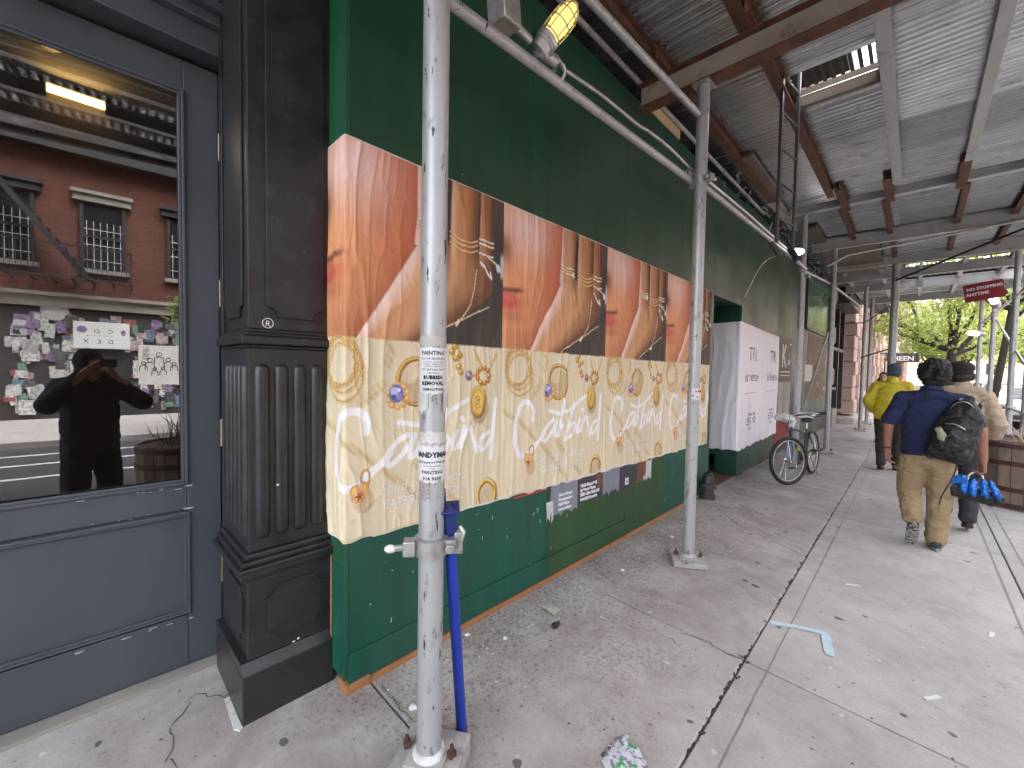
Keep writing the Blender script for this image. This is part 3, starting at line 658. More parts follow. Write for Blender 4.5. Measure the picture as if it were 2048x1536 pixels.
def art(a, h, noise_seed=1):
    """printed picture: a = metres from the left edge, h = metres from the bottom; returns linear rgb"""
    s = a/PW; v = h/PH; t = (v-.515)/.485
    col = np.zeros(a.shape+(3,))
    def lay(mask, c):
        nonlocal col
        c = np.array(lin(*c)) if not isinstance(c, np.ndarray) else c
        col = col*(1-mask[..., None])+c*mask[..., None]
    def ga(cx, cy, rx, ry, ang=0):
        X = (s-cx); Y = (t-cy); X, Y = X*cos(ang)+Y*sin(ang), -X*sin(ang)+Y*cos(ang)
        return np.exp(-(X/rx)**2-(Y/ry)**2)
    one = np.ones(a.shape)
    # --- upper photograph: cheek, lips, hand with rings
    k = sstep(.12, .50, s)[..., None]
    col = np.array(lin(226,160,112))*(1-k)+np.array(lin(196,104,62))*k
    lay(ga(.18,.88,.20,.24)*.9, (238,204,196)); lay(ga(.06,.5,.14,.2)*.5, (226,150,100)); lay(ga(.40,.62,.10,.42)*.4, (198,106,68))
    lay(ga(.22,.05,.25,.14)*.6, (168,94,56)); lay(ga(.25,.30,.16,.12)*.35, (206,128,84))
    lay(ga(.0,.69,.055,.10)*.85, (112,52,32)); lay(ga(.05,.235,.13,.045)*.5, (150,86,54))
    up = np.clip(1-(s/.19), 0, 1); lay(sstep(.035, .0, np.abs(t-.405-.02*s/.15))*sstep(.19, .10, s)*.92, (104,44,42))
    lay(np.clip(ga(-.01,.335,.125,.055)*1.7, 0, 1)*sstep(.405,.385,t)*.9, (198,80,70)); lay(ga(.045,.35,.035,.016)*.5, (228,128,116))
    xl = np.where(t > .55, .475+.012*np.sin(t*9), .475-.27*np.clip((.55-t)/.55, 0, 1)**1.0)
    xr = np.where(t > .38, .925, .925-.44*np.clip((.38-t)/.38, 0, 1)**1.25)
    hand = sstep(-.006, .006, s-xl)*sstep(-.008, .008, xr-s)
    dark = sstep(-.006, .006, s-xl)
    lay(dark, (50,44,40)); lay(dark*sstep(.4, .7, vnoise(s*60, t*4, 3))*.35, (84,74,66)); lay(sstep(.03, .0, t)*sstep(.19, .215, s)*sstep(.26, .23, s), (38,26,24))
    # shadow beside the hand on the cheek
    lay((1-dark)*np.exp(-np.clip(xl-s, 0, 1)/.05)*.55, (142,62,36))
    c = np.clip((s-xl)/(xr-xl+1e-6), 0, 1)
    pc = np.array(lin(242,212,198))[None, None]*(1-sstep(.0,.22,c))[..., None]+np.array(lin(208,154,108))[None, None]*sstep(.0,.22,c)[..., None]
    q = sstep(.45, .95, c)[..., None]; pc = pc*(1-q)+np.array(lin(110,66,38))*q
    q = (sstep(.12,.0,np.abs(c-.62))*sstep(.1,.3,t)*.35)[..., None]; pc = pc*(1-q)+np.array(lin(150,98,60))*q
    lay2 = lambda m_, cc: lay(m_, cc)
    col = col*(1-hand[..., None])+pc*hand[..., None]
    for (f0, f1, l, mid, r) in ((.475,.615,(232,196,186),(198,146,106),(134,86,52)), (.655,.815,(214,172,140),(188,126,80),(112,68,40)), (.83,.925,(190,140,104),(158,100,64),(74,48,34))):
        fc = np.clip((s-f0)/(f1-f0), 0, 1); m_ = sstep(-.004,.005,s-f0)*sstep(-.004,.005,f1-s)*sstep(.46,.60,t)
        q1 = sstep(0,.35,fc)[..., None]; q2 = sstep(.5,1,fc)[..., None]
        fcx = (np.array(lin(*l))*(1-q1)+np.array(lin(*mid))*q1)*(1-q2)+np.array(lin(*r))*q2
        col = col*(1-m_[..., None])+fcx*m_[..., None]
    for (g0, g1) in ((.615,.655), (.815,.832)):
        lay(sstep(-.004,.006,s-g0)*sstep(-.004,.006,g1-s)*sstep(.50,.66,t), (42,32,32))
        lay(np.exp(-((s-(g0+g1)/2)/.018)**2)*sstep(.30,.5,t)*sstep(.66,.5,t)*.6, (104,62,38))
    lay(sstep(-.004,.004,s-.955)*sstep(.985,.975,t)*sstep(.80,.75,t)*0, (0,0,0)); lay(sstep(.0,.012,s-.972-.0)*sstep(.46,.50,t)*sstep(.66,.60,t), (184,198,216))
    lay(sstep(.0,.01,s-.925)*sstep(.72,.9,t)*.6, (92,70,54))
    ax = lambda P: sdpoly(a, h, [(x*PW, (.515+.485*y)*PH) for x, y in P])
    def gold(P, w, hi=(240,220,180), lo=(96,66,36)):
        d = ax(P); lay(sstep(w*1.6, w*.9, d)*.7, lo); lay(sstep(w, w*.55, d), hi)
    for ty in (.645,.668,.692): gold([(.475,ty+.012),(.54,ty-.004),(.615,ty-.002)], .0055)
    for ty in (.60,.632,.66): gold(smooth_line([(.652,ty+.025),(.70,ty-.008),(.77,ty-.012),(.818,ty+.018)]), .0055, (232,196,140))
    for ty in (.60,.662,.69): gold([(.83,ty+.008),(.88,ty),(.925,ty+.004)], .0065, (236,226,204))
    gold(smooth_line([(.87,.60),(.93,.575),(.97,.545)]), .006, (232,226,212)); gold([(.84,.55),(.89,.48),(.915,.46),(.905,.50)], .008, (240,236,224)); lay(sstep(.022,.012,ax([(.96,.545),(.965,.53)])), (224,220,214)); lay(sstep(.02,.012,ax([(.595,.645),(.60,.64)])), (240,236,226))
    for P in ([(.815,.49),(.80,.36),(.775,.26),(.725,.17),(.70,.145)], [(.90,.27),(.81,.215),(.70,.145),(.60,.085),(.49,.01)]):
        d = ax(P); lay(sstep(.006,.003,d)*(.35+.65*(np.sin((a*1.0+h*.7)*260) > -.1)), (236,212,168))
    lay(sstep(.014,.006,ax([(.705,.15),(.69,.125)])), (240,224,190))
    # fine print grain and worn streaks
    gr = vnoise(a*55, h*8, 11)*.6+vnoise(a*170, h*30, 12)*.4
    upper = sstep(0, .004, t); col = col*(1+(gr[..., None]-.5)*.22)
    up_col = np.array(lin(140,96,66))*0+col
    # --- lower cream panel with jewellery
    col = np.zeros(a.shape+(3,))+np.array(lin(224,211,180)); gb = vnoise(a*5, h*3, 21)
    col = col*(1+(gb[..., None]-.5)*.10)
    def ln(P, w, c, al=1.0, mod=None):
        d = sdpoly(a, h, P); m_ = sstep(w*1.15, w*.7, d)*al
        if mod is not None: m_ = m_*mod
        lay(m_, c)
    def el(cx, cy, rx, ry, w, c, al=1.0, rot=0):
        P = []
        for k in range(33):
            q = 2*pi*k/32; X, Y = rx*cos(q), ry*sin(q); P.append((cx+X*cos(rot)-Y*sin(rot), cy+X*sin(rot)+Y*cos(rot)))
        ln(P, w, c, al)
    def disc(cx, cy, rx, ry, c, al=1.0):
        d = np.hypot((a-cx)/rx, (h-cy)/ry); lay(sstep(1.08, .92, d)*al, c)
    beads = (np.sin(a*150+h*120) > -.2)*.6+.4
    for P in ([(110,590),(250,680),(400,830),(520,960),(660,1160)], [(310,480),(370,420),(420,350)], [(440,240),(455,160),(440,110)], [(560,820),(620,920)], [(690,1010),(760,1080)]):
        ln(SC(P), .022, (206,180,112), .55, beads); ln([(x+.016, y-.014) for x, y in SC(P)], .012, (170,140,90), .35, beads)
    cx, cy = cz(215, 235)
    for (dx, dy, rr) in ((.0,.0,.105), (.02,-.01,.115), (.03,-.045,.118), (.012,.02,.112)):
        el(cx+dx+.008, cy+dy-.008, rr, rr*1.12, .007, (186,160,112), .5); el(cx+dx, cy+dy, rr, rr*1.12, .0055, (190,138,56)); el(cx+dx-.001, cy+dy+.001, rr, rr*1.12, .002, (236,200,120))
    cx, cy = cz(563, 342); disc(cx+.0, cy-.01, .095, .105, (190,160,112), .75); disc(cx-.04, cy+.05, .06, .06, (226,208,170), .8)
    el(cx, cy, .108, .118, .012, (168,116,44)); el(cx-.002, cy+.002, .108, .118, .005, (232,190,104)); el(cx+.01, cy-.008, .106, .116, .003, (112,72,28))
    gx, gy = cz(478, 412)
    for k in range(10):
        q = 2*pi*k/10+.3; disc(gx+.01+.055*cos(q), gy-.012+.055*sin(q), .017, .017, (214,160,92)); disc(gx+.006+.055*cos(q), gy-.008+.055*sin(q), .007, .007, (246,214,160))
    disc(gx, gy, .040, .046, (104,106,170)); disc(gx-.012, gy+.012, .020, .022, (186,192,232)); disc(gx+.014, gy-.014, .016, .018, (140,146,214)); disc(gx-.016, gy-.014, .012, .012, (70,72,128)); disc(gx+.014, gy+.018, .011, .011, (226,228,246))
    cx, cy = cz(735, 205)
    for (dx, dy) in ((0,0),(.03,.02),(-.025,.035),(.02,-.045),(.035,-.075),(-.01,.065)): disc(cx+dx, cy+dy, .022, .020, (186,142,50)); disc(cx+dx-.006, cy+dy+.006, .008, .008, (238,208,124))
    lx, ly = cz(838, 468); kx, ky = cz(862, 305)
    ln([cz(822,150), cz(862,290)], .010, (206,168,84), 1, beads); ln([cz(925,165), cz(882,290)], .010, (206,168,84), 1, beads)
    for k in range(9):
        q = 2*pi*k/9; disc(kx+.048*cos(q), ky+.045*sin(q), .017, .017, (176,116,48)); disc(kx+.046*cos(q)-.004, ky+.045*sin(q)+.005, .007, .007, (240,204,130))
    ln([(kx, ky-.05), (lx+.02, ly+.10)], .008, (170,120,46)); disc(*cz(797,308), .026, .030, (122,92,128)); disc(cz(797,308)[0]-.006, cz(797,308)[1]+.008, .010, .012, (200,180,214)); ln([cz(806,310), (kx-.04, ky)], .009, (196,144,66))
    disc(lx+.014, ly-.03, .068, .098, (150,122,76), .6); disc(lx, ly, .062, .095, (150,106,30)); disc(lx-.004, ly+.008, .055, .085, (222,184,92)); el(lx-.002, ly, .046, .073, .003, (172,130,48)); 
    for k in range(3): el(lx-.003, ly-.022+k*.022, .016, .012, .0025, (168,124,44))
    rx_, ry_ = cz(885, 1040); disc(rx_+.02, ry_-.02, .07, .085, (190,160,110), .5); el(rx_, ry_, .070, .088, .017, (150,104,24)); el(rx_-.004, ry_+.004, .070, .088, .009, (226,182,66)); el(rx_-.006, ry_+.007, .072, .09, .003, (250,232,160)); el(rx_+.006, ry_-.005, .064, .080, .003, (120,80,20))
    for P, w in SCRIPT: ln(smooth_line(SC(P)), w*.92, (244,243,255), .98)
    hx, hy = cz(326, 1002); el(hx+.03, hy+.075, .022, .038, .006, (196,148,62)); disc(hx+.024, hy-.03, .05, .058, (176,140,92), .5)
    X = (a-hx)/.052; Y = (h-hy)/.06; hv = (X*X+Y*Y-.55)**3-X*X*Y**3*1.3; lay(sstep(.03, -.03, hv), (206,146,70)); X2 = X*1.25+.06; Y2 = Y*1.25-.05; lay(sstep(.03, -.03, (X2*X2+Y2*Y2-.55)**3-X2*X2*Y2**3*1.3), (232,184,120))
    r = np.hypot(a-hx+.002, h-hy+.002); th = np.arctan2(h-hy, a-hx); lay(sstep(.0, .006, .018+.010*np.cos(th*6)-r), (140,16,28))
    col = up_col*upper[..., None]+col*(1-upper[..., None])
    return np.clip(col, 0.003, .9)
def wrinkle(a, z, seed, amp=1.0):
    wob = vnoise(a*3+seed, z*2.2, 31+seed)*1.6
    r1 = 1-np.abs(2*vnoise(a*11+wob, z*1.3+seed*3, 40+seed)-1); r2 = 1-np.abs(2*vnoise(a*26+wob*2, z*3.2, 50+seed)-1)
    r3 = 1-np.abs(2*vnoise(a*16+z*9, z*7-a*5, 60+seed)-1)
    return 1.4*amp*(.0075*r1**5+.0035*r2**4+.0022*r3**6*(vnoise(a*3, z*3, 70+seed) > .45)+.0025*vnoise(a*6, z*2, 80+seed))
def path_pos(a, corner, Y0=.8285, X0=-1.849):
    """arc length -> point and outward normal; before 'corner' on the return face, after it on the front"""
    if a < corner: return (X0-(corner-a), Y0), (0, -1)
    return (X0, Y0+(a-corner)), (1, 0)
def paper(name, length, corner, Y0, X0, ztop, zbot, nu, nv, seed, amp, mat, parent=None, colour=None, ragged=.008, lift=.003):
    U = np.linspace(0, 1, nu+1); Vv = np.linspace(0, 1, nv+1); uu, vv = np.meshgrid(U, Vv); aa = uu*length
    yl = aa-corner; zt = ztop(yl); zb = zbot(yl)+ragged*(vnoise(aa*14, aa*0+seed, 90+seed)-.5)*2+ragged*.5*(vnoise(aa*60, aa*0, 95+seed)-.5)
    z = zb+(zt-zb)*vv; w = wrinkle(aa, z, seed, amp)
    edge = np.minimum.reduce([uu*length/.02, (1-uu)*length/.02, vv*1.8/.015, (1-vv)*1.8/.015]); w = w*np.clip(edge, .15, 1)+lift
    front = aa >= corner; cs = sstep(-.010, .010, aa-corner)
    X = np.where(front, X0, X0-(corner-aa)); Y = np.where(front, Y0+aa-corner, Y0)
    X = X+w*cs; Y = Y-w*(1-cs)
    P = np.stack([X, Y, z], -1).reshape(-1, 3); off = WL[parent.name] if parent is not None else (0,0,0)
    me = bpy.data.meshes.new(name); n = (nu+1)
    idx = np.arange((nu+1)*(nv+1)).reshape(nv+1, nu+1)
    Q = np.stack([idx[:-1, :-1], idx[:-1, 1:], idx[1:, 1:], idx[1:, :-1]], -1).reshape(-1, 4)
    me.from_pydata((P-np.array(off)).tolist(), [], Q.tolist()); me.polygons.foreach_set('use_smooth', [True]*len(Q))
    if colour is not None:
        rgb = colour(aa, vv, z); at = me.color_attributes.new('print', 'FLOAT_COLOR', 'POINT')
        at.data.foreach_set('color', np.concatenate([rgb, np.ones(rgb.shape[:2]+(1,))], -1).astype(np.float32).ravel())
    me.materials.append(mat); o = link(name, me, parent)
    return o, me
def printmat(name, rough=.62, bmp=.45):
    m, nt, p, out = nodes(name); at = nt.nodes.new('ShaderNodeVertexColor'); at.layer_name = 'print'
    v = coord(nt, 'pos', (1, 1, .10)); n = noise(nt, v, 42, 5, .6); n2 = noise(nt, coord(nt, 'pos'), 260, 2, .5)
    c = mixc(nt, ramp(nt, n2, (.35, .10), (.6, 0)), at.outputs[0], (.5,.45,.4)); nt.links.new(c, p.inputs['Base Color'])
    p.inputs['Roughness'].default_value = rough; p.inputs['Specular IOR Level'].default_value = .35
    nt.links.new(bump(nt, n, bmp, .006), p.inputs['Normal']); return m
MT['print'] = printmat('wet pasted print')
MT['paper_white'] = pm('white poster paper', lin(238,236,242), .7, 0, .04, 6, (1,1,.2), .12, 40, .004)
PE = [.64, 1.818, 3.007, 4.159, 5.43]
PL = ['jewellery poster nearest the camera, wrapped round the hoarding corner behind the front pole', 'jewellery poster second from the corner, whole and unobstructed between the two poles',
      'narrow looking jewellery poster third from the hoarding corner, just left of the second pole', 'jewellery poster fourth from the corner, crossed by the second scaffold pole']
for k in range(4):
    y0, y1 = PE[k], PE[k+1]; L = y1-y0; corner = .8285-y0 if k == 0 else 0.0; Y0 = .8285 if k == 0 else y0
    yb = Y0-.83
    zt = lambda yl, yb=yb: 2.552-.006*np.maximum(yl+yb, 0); zb = lambda yl, yb=yb: .717-.016*np.maximum(yl+yb, 0)
    root = thing('jewellery_poster', (-1.845, (max(y0, .83)+y1)/2, .7), PL[k], 'poster', 'jewellery posters in a row on the green hoarding')
    nu, nv = ((240, 370), (210, 320), (160, 250), (130, 200))[k]
    def colr(aa, vv, z, L=L, k=k):
        c = art(aa/L*PW, vv*PH); bw = .010+.008*vnoise(aa*9, aa*0, 5+k)
        m_ = sstep(bw+.004, bw-.002, vv*PH)*(vnoise(aa*4, aa*0, 7+k) > .3); m2 = sstep(.996, .9985, vv+.001*vnoise(aa*30, aa*0, 8))*.8
        mm = np.maximum(m_, m2)[..., None]; return c*(1-mm)+np.array(lin(226,222,216))*mm
    paper('printed_sheet', L, corner, Y0, -1.849 if k == 0 else -1.8470, zt, zb, nu, nv, k, 1.0, MT['print'], root, colr)
    # small white lettering, laid over the wrinkles
    mb = MB(); 
    for body, (px_, py_), (qx, qy), sz, shear in (('Solid gold, always', (408,1005), (786,930), .083, .28), ('CATBIRDNYC.COM', (424,1092), (757,1028), .066, 0)):
        P0 = cz(px_, py_); P1 = cz(qx, qy); V, F = text2d(body, 1.0, shear, -.012 if shear else -.004, 1.0, 2)
        wdt = V[:, 0].max(); sx_ = (P1[0]-P0[0])/wdt; aa = (P0[0]+V[:, 0]*sx_)*L/PW; hh = P0[1]+V[:, 1]*sz
        yl = aa-corner; z = zb(yl)+(zt(yl)-zb(yl))*hh/PH; w = wrinkle(aa, z, k)+.0052
        X = (-1.849 if k == 0 else -1.8470)+w; Y = Y0+yl; mb.add(np.stack([X, Y, z], -1).tolist(), F)
    mb.build('white_lettering', MT['white_ink'], root)
# older torn prints showing under the posters
op_ = thing('torn_poster', (-1.84, 3.0, .5), 'strip of torn dark older poster with white typed lines under the jewellery posters', 'poster')
def zz(y, f): b = .717-.016*(y-.83); return b+.03-(b+.03-(.472-.025*(y-2.3)))*f
def patch(name, y0, y1, f0, f1, mat, x, jag=.012, par=op_):
    m = MB(); n = 14; top = [(y0+(y1-y0)*k/n, zz(y0+(y1-y0)*k/n, f0)) for k in range(n+1)]
    bot = [(y0+(y1-y0)*k/n+rng.normal(0, jag*.3), zz(y0+(y1-y0)*k/n, f1)+rng.normal(0, jag)) for k in range(n+1)]
    V = [(x, y, z) for y, z in top]+[(x+.0008, y, z) for y, z in bot]; m.add(V, [(k, k+1, n+2+k, n+1+k) for k in range(n)]); return m.build(name, mat, par)
slate = pm('slate poster print', lin(58,60,68), .6, 0, .15, 12); hazy = pm('grey blue tissue', lin(128,134,146), .7, 0, .12, 14, (1,1,.3)); skin = pm('brown print', lin(120,74,54), .6, 0, .4, 9)
xq = -1.8455
patch('dark_sheet', 2.42, 3.55, 0, .9, slate, xq); patch('tissue_layer', 2.33, 2.66, .12, 1.0, hazy, xq+.001); patch('tissue_layer', 3.02, 3.30, .05, .85, hazy, xq+.001)
patch('white_scrap', 2.28, 2.36, .55, 1.05, MT['torn'], xq+.0015, .02); patch('dark_sheet', 3.50, 3.63, .1, .75, slate, xq+.0005); patch('brown_scrap', 3.62, 3.80, .1, .75, skin, xq+.001, .02); patch('white_scrap', 3.72, 3.92, .15, .8, MT['torn'], xq+.0005, .02); patch('brown_scrap', 2.92, 3.0, .15, .5, skin, xq+.0017, .02)
m = MB()
for k, body in enumerate(('Saboh Owner & CEO', 'by Steven Stinson', '2025 - New York, NY', 'www.hijrbeam.com')):
    flat_text(m, body, (xq+.0014, 2.70, zz(2.7, .40+.14*k)), (0,1,-.03), (0,0,1), .030, .0006, fat=.004)
for k, body in enumerate(('Omar Ahmad', 'Photographed', 'Fall/Winter', 'more culture')): flat_text(m, body, (xq+.0022, 2.42, zz(2.42, .48+.14*k)), (0,1,-.03), (0,0,1), .030, .0006, fat=.002)
m.bx(xq+.001, xq+.0018, 3.40, 3.46, .50, .56); m.build('typed_lines', MT['white_ink'], op_)['kind'] = 'stuff'
m = MB()
for yy in (3.413, 3.440): m.bx(xq+.0019, xq+.0024, yy, yy+.006, .51, .55)
m.bx(xq+.0019, xq+.0024, 3.419, 3.44, .527, .534); m.build('emblem', MT['ink'], op_)
rs = MB(); rs.add([(-1.8445, 1.95, .695), (-1.8445, 2.29, .69), (-1.8445, 2.29, .678), (-1.8445, 1.95, .684)], [(0,1,2,3)]); rs.build('red_edge', pm('red print', lin(190,60,60), .7), op_)
# white poster round the corner of the box beyond the alcove
wp = thing('white_poster', (-1.84, 7.8, .4), 'large wrinkled white poster wrapped round the box corner beyond the alcove', 'poster')
paper('white_sheet', 2.76, .40, 6.679, -1.849, lambda yl: 2.275-.03*np.maximum(yl, 0)+.02*np.minimum(yl, 0), lambda yl: .375+.015*np.maximum(yl, 0), 170, 130, 9, 1.3, MT['paper_white'], wp, None, .02)
m = MB()
def on_white(body, y, z0, size, fat):
    V, F = text2d(body, size, 0, fat, 1.0, 2); yy_ = y+V[:, 0]; z = z0+V[:, 1]; w = wrinkle(yy_-6.679+.40, z, 9, 1.3)+.0055
    m.add(np.stack([-1.849+w, yy_, z], -1).tolist(), F)
for yy in (6.98, 8.25):
    on_white('TRI.', yy+.12, 1.72, .30, -.002); on_white('is better.', yy-.02, 1.40, .21, .0); on_white('__________', yy-.05, 1.23, .125, 0)
    on_white('THE NATURAL', yy+.15, .86, .065, .001); on_white('SERPO', yy+.10, .72, .17, 0); on_white('2024', yy+.24, .64, .06, 0)
m.build('black_lettering', pm('faded grey print', (.10,.10,.105), .8), wp)['kind'] = 'stuff'
bp = thing('brown_poster', (-1.84, 9.65, 1.6), 'dark brown poster with big white letter right of the white poster', 'poster')
m = MB(); m.bx(-1.849, -1.845, 9.12, 10.2, 1.38, 2.24); m.build('printed_sheet', pm('brown poster print', lin(74,66,58), .6, 0, .15, 6), bp)
m = MB(); flat_text(m, 'K', (-1.844, 9.3, 1.66), (0,1,0), (0,0,1), .62, .001, fat=.01); m.bx(-1.844, -1.843, 9.25, 10.05, 1.55, 1.57); m.bx(-1.844, -1.843, 9.25, 10.05, 1.48, 1.50); m.bx(-1.844, -1.843, 9.85, 10.0, 1.70, 1.80)
m.bx(-1.844, -1.843, 9.95, 10.08, 2.1, 2.13); m.build('white_lettering', MT['white_paper'], bp)
gp = MB(); gp.bx(-1.849, -1.8445, 9.1, 10.15, .62, 1.36); tag(gp.build('grey_poster', pm('grey streaky poster', lin(150,148,146), .7, 0, .35, 4, (1,1,.2))), 'pale grey streaky poster below the brown letter poster', 'poster')
rp = MB(); rp.bx(-1.849, -1.8445, 8.95, 10.1, .10, .60); tag(rp.build('red_poster', pm('dull red print', lin(130,44,50), .7, 0, .3, 5)), 'dull red poster low on the hoarding behind the bicycle', 'poster')
np_ = MB(); np_.bx(-1.849, -1.845, 11.9, 14.6, .9, 2.5); tag(np_.build('worn_poster', pm('worn brown poster', lin(96,80,70), .7, 0, .4, 3, (1,1,.4), 0, 60, .004, [(lin(24,110,100), 2.2, .60, .64, (1,1,.5)), (lin(180,178,172), 3.5, .64, .68, O1)])), 'torn brown and teal poster below the glazed green panel', 'poster')
np2 = MB(); np2.bx(-1.844, -1.842, 11.6, 12.6, 1.35, 1.75); tag(np2.build('notice', MT['torn']), 'small pale notice pasted on the torn brown poster', 'notice')
# ------------------------------------------------------------------ the sidewalk shed
shed = thing('sidewalk_shed', (0, 8, 3.9), 'sidewalk shed roof of corrugated steel on grey cross beams and rusty joists', 'scaffold roof')
DZ = 4.21; wavelen = .078
def deck_piece(x0, x1, y0, y1, z):
    n = max(2, int(round((y1-y0)/wavelen*12))); m = MB(); V = []
    for k in range(n+1):
        y = y0+(y1-y0)*k/n; zz_ = z+.018*math.tanh(2.2*sin(2*pi*(y-y0)/wavelen))
        V += [(x0, y, zz_), (x1, y, zz_), (x0, y, zz_+.0015), (x1, y, zz_+.0015)]
    F = []
    for k in range(n):
        a = 4*k; b = a+4; F += [(a, b, b+1, a+1), (a+2, a+3, b+3, b+2)]
    m.add(V, F); return m
HX0, HX1, HY0, HY1 = -.92, -.33, 4.47, 4.90
for r in range(-2, 23):
    y0 = r*.84+.14; y1 = y0+.865
    for c, (x0, x1) in enumerate(((-2.54, -.30), (-.34, 2.45))):
        z = DZ+(.004 if r % 2 else 0)+(.006 if c else 0)+rng.uniform(-.003, .003)
        if y1 > 14.3 and y0 < 15.6 and c == 1: continue
        if c == 0 and y0 < HY1 and y1 > HY0:
            for (a, b, p, q) in ((x0, HX0, y0, y1), (HX1, x1, y0, y1)):
                o = deck_piece(a, b, p, q, z).build('corrugated_sheet', MT['corrugated'], shed, 50)
            if y0 < HY0: deck_piece(HX0, HX1, y0, HY0, z).build('corrugated_sheet', MT['corrugated'], shed, 50)
            if y1 > HY1: deck_piece(HX0, HX1, HY1, y1, z).build('corrugated_sheet', MT['corrugated'], shed, 50)
        else: deck_piece(x0, x1, y0, y1, z).build('corrugated_sheet', MT['corrugated'], shed, 50)
for k in range(15):
    m = MB(); m.bx(-.25+k*.13, -.19+k*.13, 14.3, 15.7, 4.20, 4.24); m.build('deck_slat', MT['beam_alu'], shed)
m = MB(); m.bx(-.95, -.30, 4.905, 4.955, 4.12, 4.28); m.build('hatch_timber', MT['timber'], shed, None, False, .003)
m = MB(); m.bx(-.95, -.30, 4.41, 4.465, 4.23, 4.36); m.build('hatch_timber', MT['timber'], shed)
# layer of planks above the steel and the parapet on the street side
m = MB(); m.bx(-2.5, HX0-.05, -1.6, 19.3, 4.26, 4.31); m.bx(HX1+.05, 1.9, -1.6, 14.2, 4.26, 4.31); m.bx(HX1+.05, 1.9, 15.7, 19.3, 4.26, 4.31)
m.bx(HX0-.05, HX1+.05, -1.6, HY0-.08, 4.26, 4.31); m.bx(HX0-.05, HX1+.05, HY1+.06, 19.3, 4.26, 4.31); m.build('plank_layer', MT['timber'], shed)
# cross beams
beams = [(-1.4, 3.98, 'beam_grey', 1), (.888, 3.98, 'beam_grey', 1), (3.42, 3.775, 'beam_grey', 1), (8.13, 4.10, 'beam_alu', 0), (10.2, 3.955, 'beam_alu', 0), (12.3, 3.93, 'beam_alu', 0), (13.9, 3.92, 'beam_alu', 0), (15.8, 3.93, 'beam_alu', 0), (18.6, 3.93, 'beam_alu', 0)]
JT = 4.185
for (y, zb, mt, rusty) in beams:
    h = .225 if not rusty else .205; zb -= 0 if rusty else .012
    x0 = -1.80 if y < 4 else -1.58
    if rusty:
        m = MB(); m.beam((x0, y, zb+h/2), (1.75, y, zb+h/2+.02), .010, h-.026); m.build('cross_beam', MT['beam_grey'], shed)
        m = MB(); m.beam((x0, y, zb+.006), (1.75, y, zb+.026), .125, .012); m.beam((x0, y, zb+h-.006), (1.75, y, zb+h+.014), .125, .012); m.build('beam_flange', MT['rust'], shed, None, False, .003)
    else:
        m = MB(); m.beam((x0, y, zb+h/2), (1.75, y, zb+h/2+.015), .055, h-.05); m.build('cross_beam', MT['beam_alu'], shed, None, False, .004)
        m = MB(); m.beam((x0, y, zb+.0125), (1.75, y, zb+.0275), .10, .025); m.beam((x0, y, zb+h-.0125), (1.75, y, zb+h+.0025), .10, .025); m.build('beam_flange', MT['beam_alu'], shed, None, False, .004)
# joists along the street
def joist(x, y0, y1, z, mat, w=.085, h=.13, dx=0):
    m = MB(); m.ibeam((x, y0, z), (x+dx, y1, z), w, h, .010); m.build('joist', MT[mat], shed, None, False, .002)
for x, mat in ((-1.66, 'rust'), (-1.0, 'rust'), (-.30, 'beam_alu'), (.33, 'beam_alu'), (.97, 'beam_alu'), (1.6, 'beam_alu')):
    joist(x, -1.5, 3.5, 4.115 if mat == 'rust' else 4.12, mat); joist(x+.03, 3.3, 7.55, 4.13, mat)
for x in (-1.64, -.86, -.36, .34, 1.0, 1.6): joist(x, 7.3, 8.3, 4.12, 'rust', .10, .11) if x != -1.64 else joist(x, 7.2, 8.9, 4.12, 'beam_grey', .10, .11)
for x in (-.93, -.42, .40, 1.02): joist(x, 8.2, 13.2, 4.13, 'rust', .075, .11)
for x in (-1.4, -.7, 0, .7, 1.4): joist(x, 13.0, 19.0, 4.13, 'beam_alu', .075, .12)
m = MB(); m.bx(-1.62, -1.50, 5.6, 7.3, 4.12, 4.17); m.build('spare_timber', MT['timber'], shed, None, False, .004)
m = MB(); m.bx(-1.50, -.6, 10.6, 13.2, 4.02, 4.06); m.bx(-1.55, -1.35, 9.0, 13, 4.10, 4.14); m.build('spare_timber', MT['timber'], shed)
# a wall plate at the deck edge along the hoarding with hanging scraps
m = MB(); m.tube([(-1.83, -1, 4.02), (-1.83, 7.6, 4.06)], .022, 8); m.build('edge_pipe', MT['galv_fit'], shed)
m = MB()
for k in range(60):
    y = rng.uniform(5.2, 13); x = -1.80+rng.uniform(-.02, .14); z = rng.uniform(3.88, 4.16); L = rng.uniform(.05, .22)
    m.beam((x, y, z), (x+rng.normal(0, .06), y+L, z+rng.normal(0, .05)), rng.uniform(.006, .03), .006)
m.build('edge_scrap', MT['galv_fit'], shed)['kind'] = 'stuff'
# diagonal brace under the deck
m = MB(); m.tube([(-.38, 12.1, 3.55), (1.25, 10.9, 4.02)], .022, 8); tag(m.build('diagonal_brace', MT['black_wire'], None, 40), 'dark diagonal brace rod from the thick post up towards the kerb', 'brace')
m = MB(); m.tube([(-1.62, 10.3, .9), (-1.25, 10.1, 2.35)], .02, 8); tag(m.build('diagonal_brace', MT['galv_fit'], None, 40), 'short inclined brace rod behind the bicycle against the hoarding', 'brace')

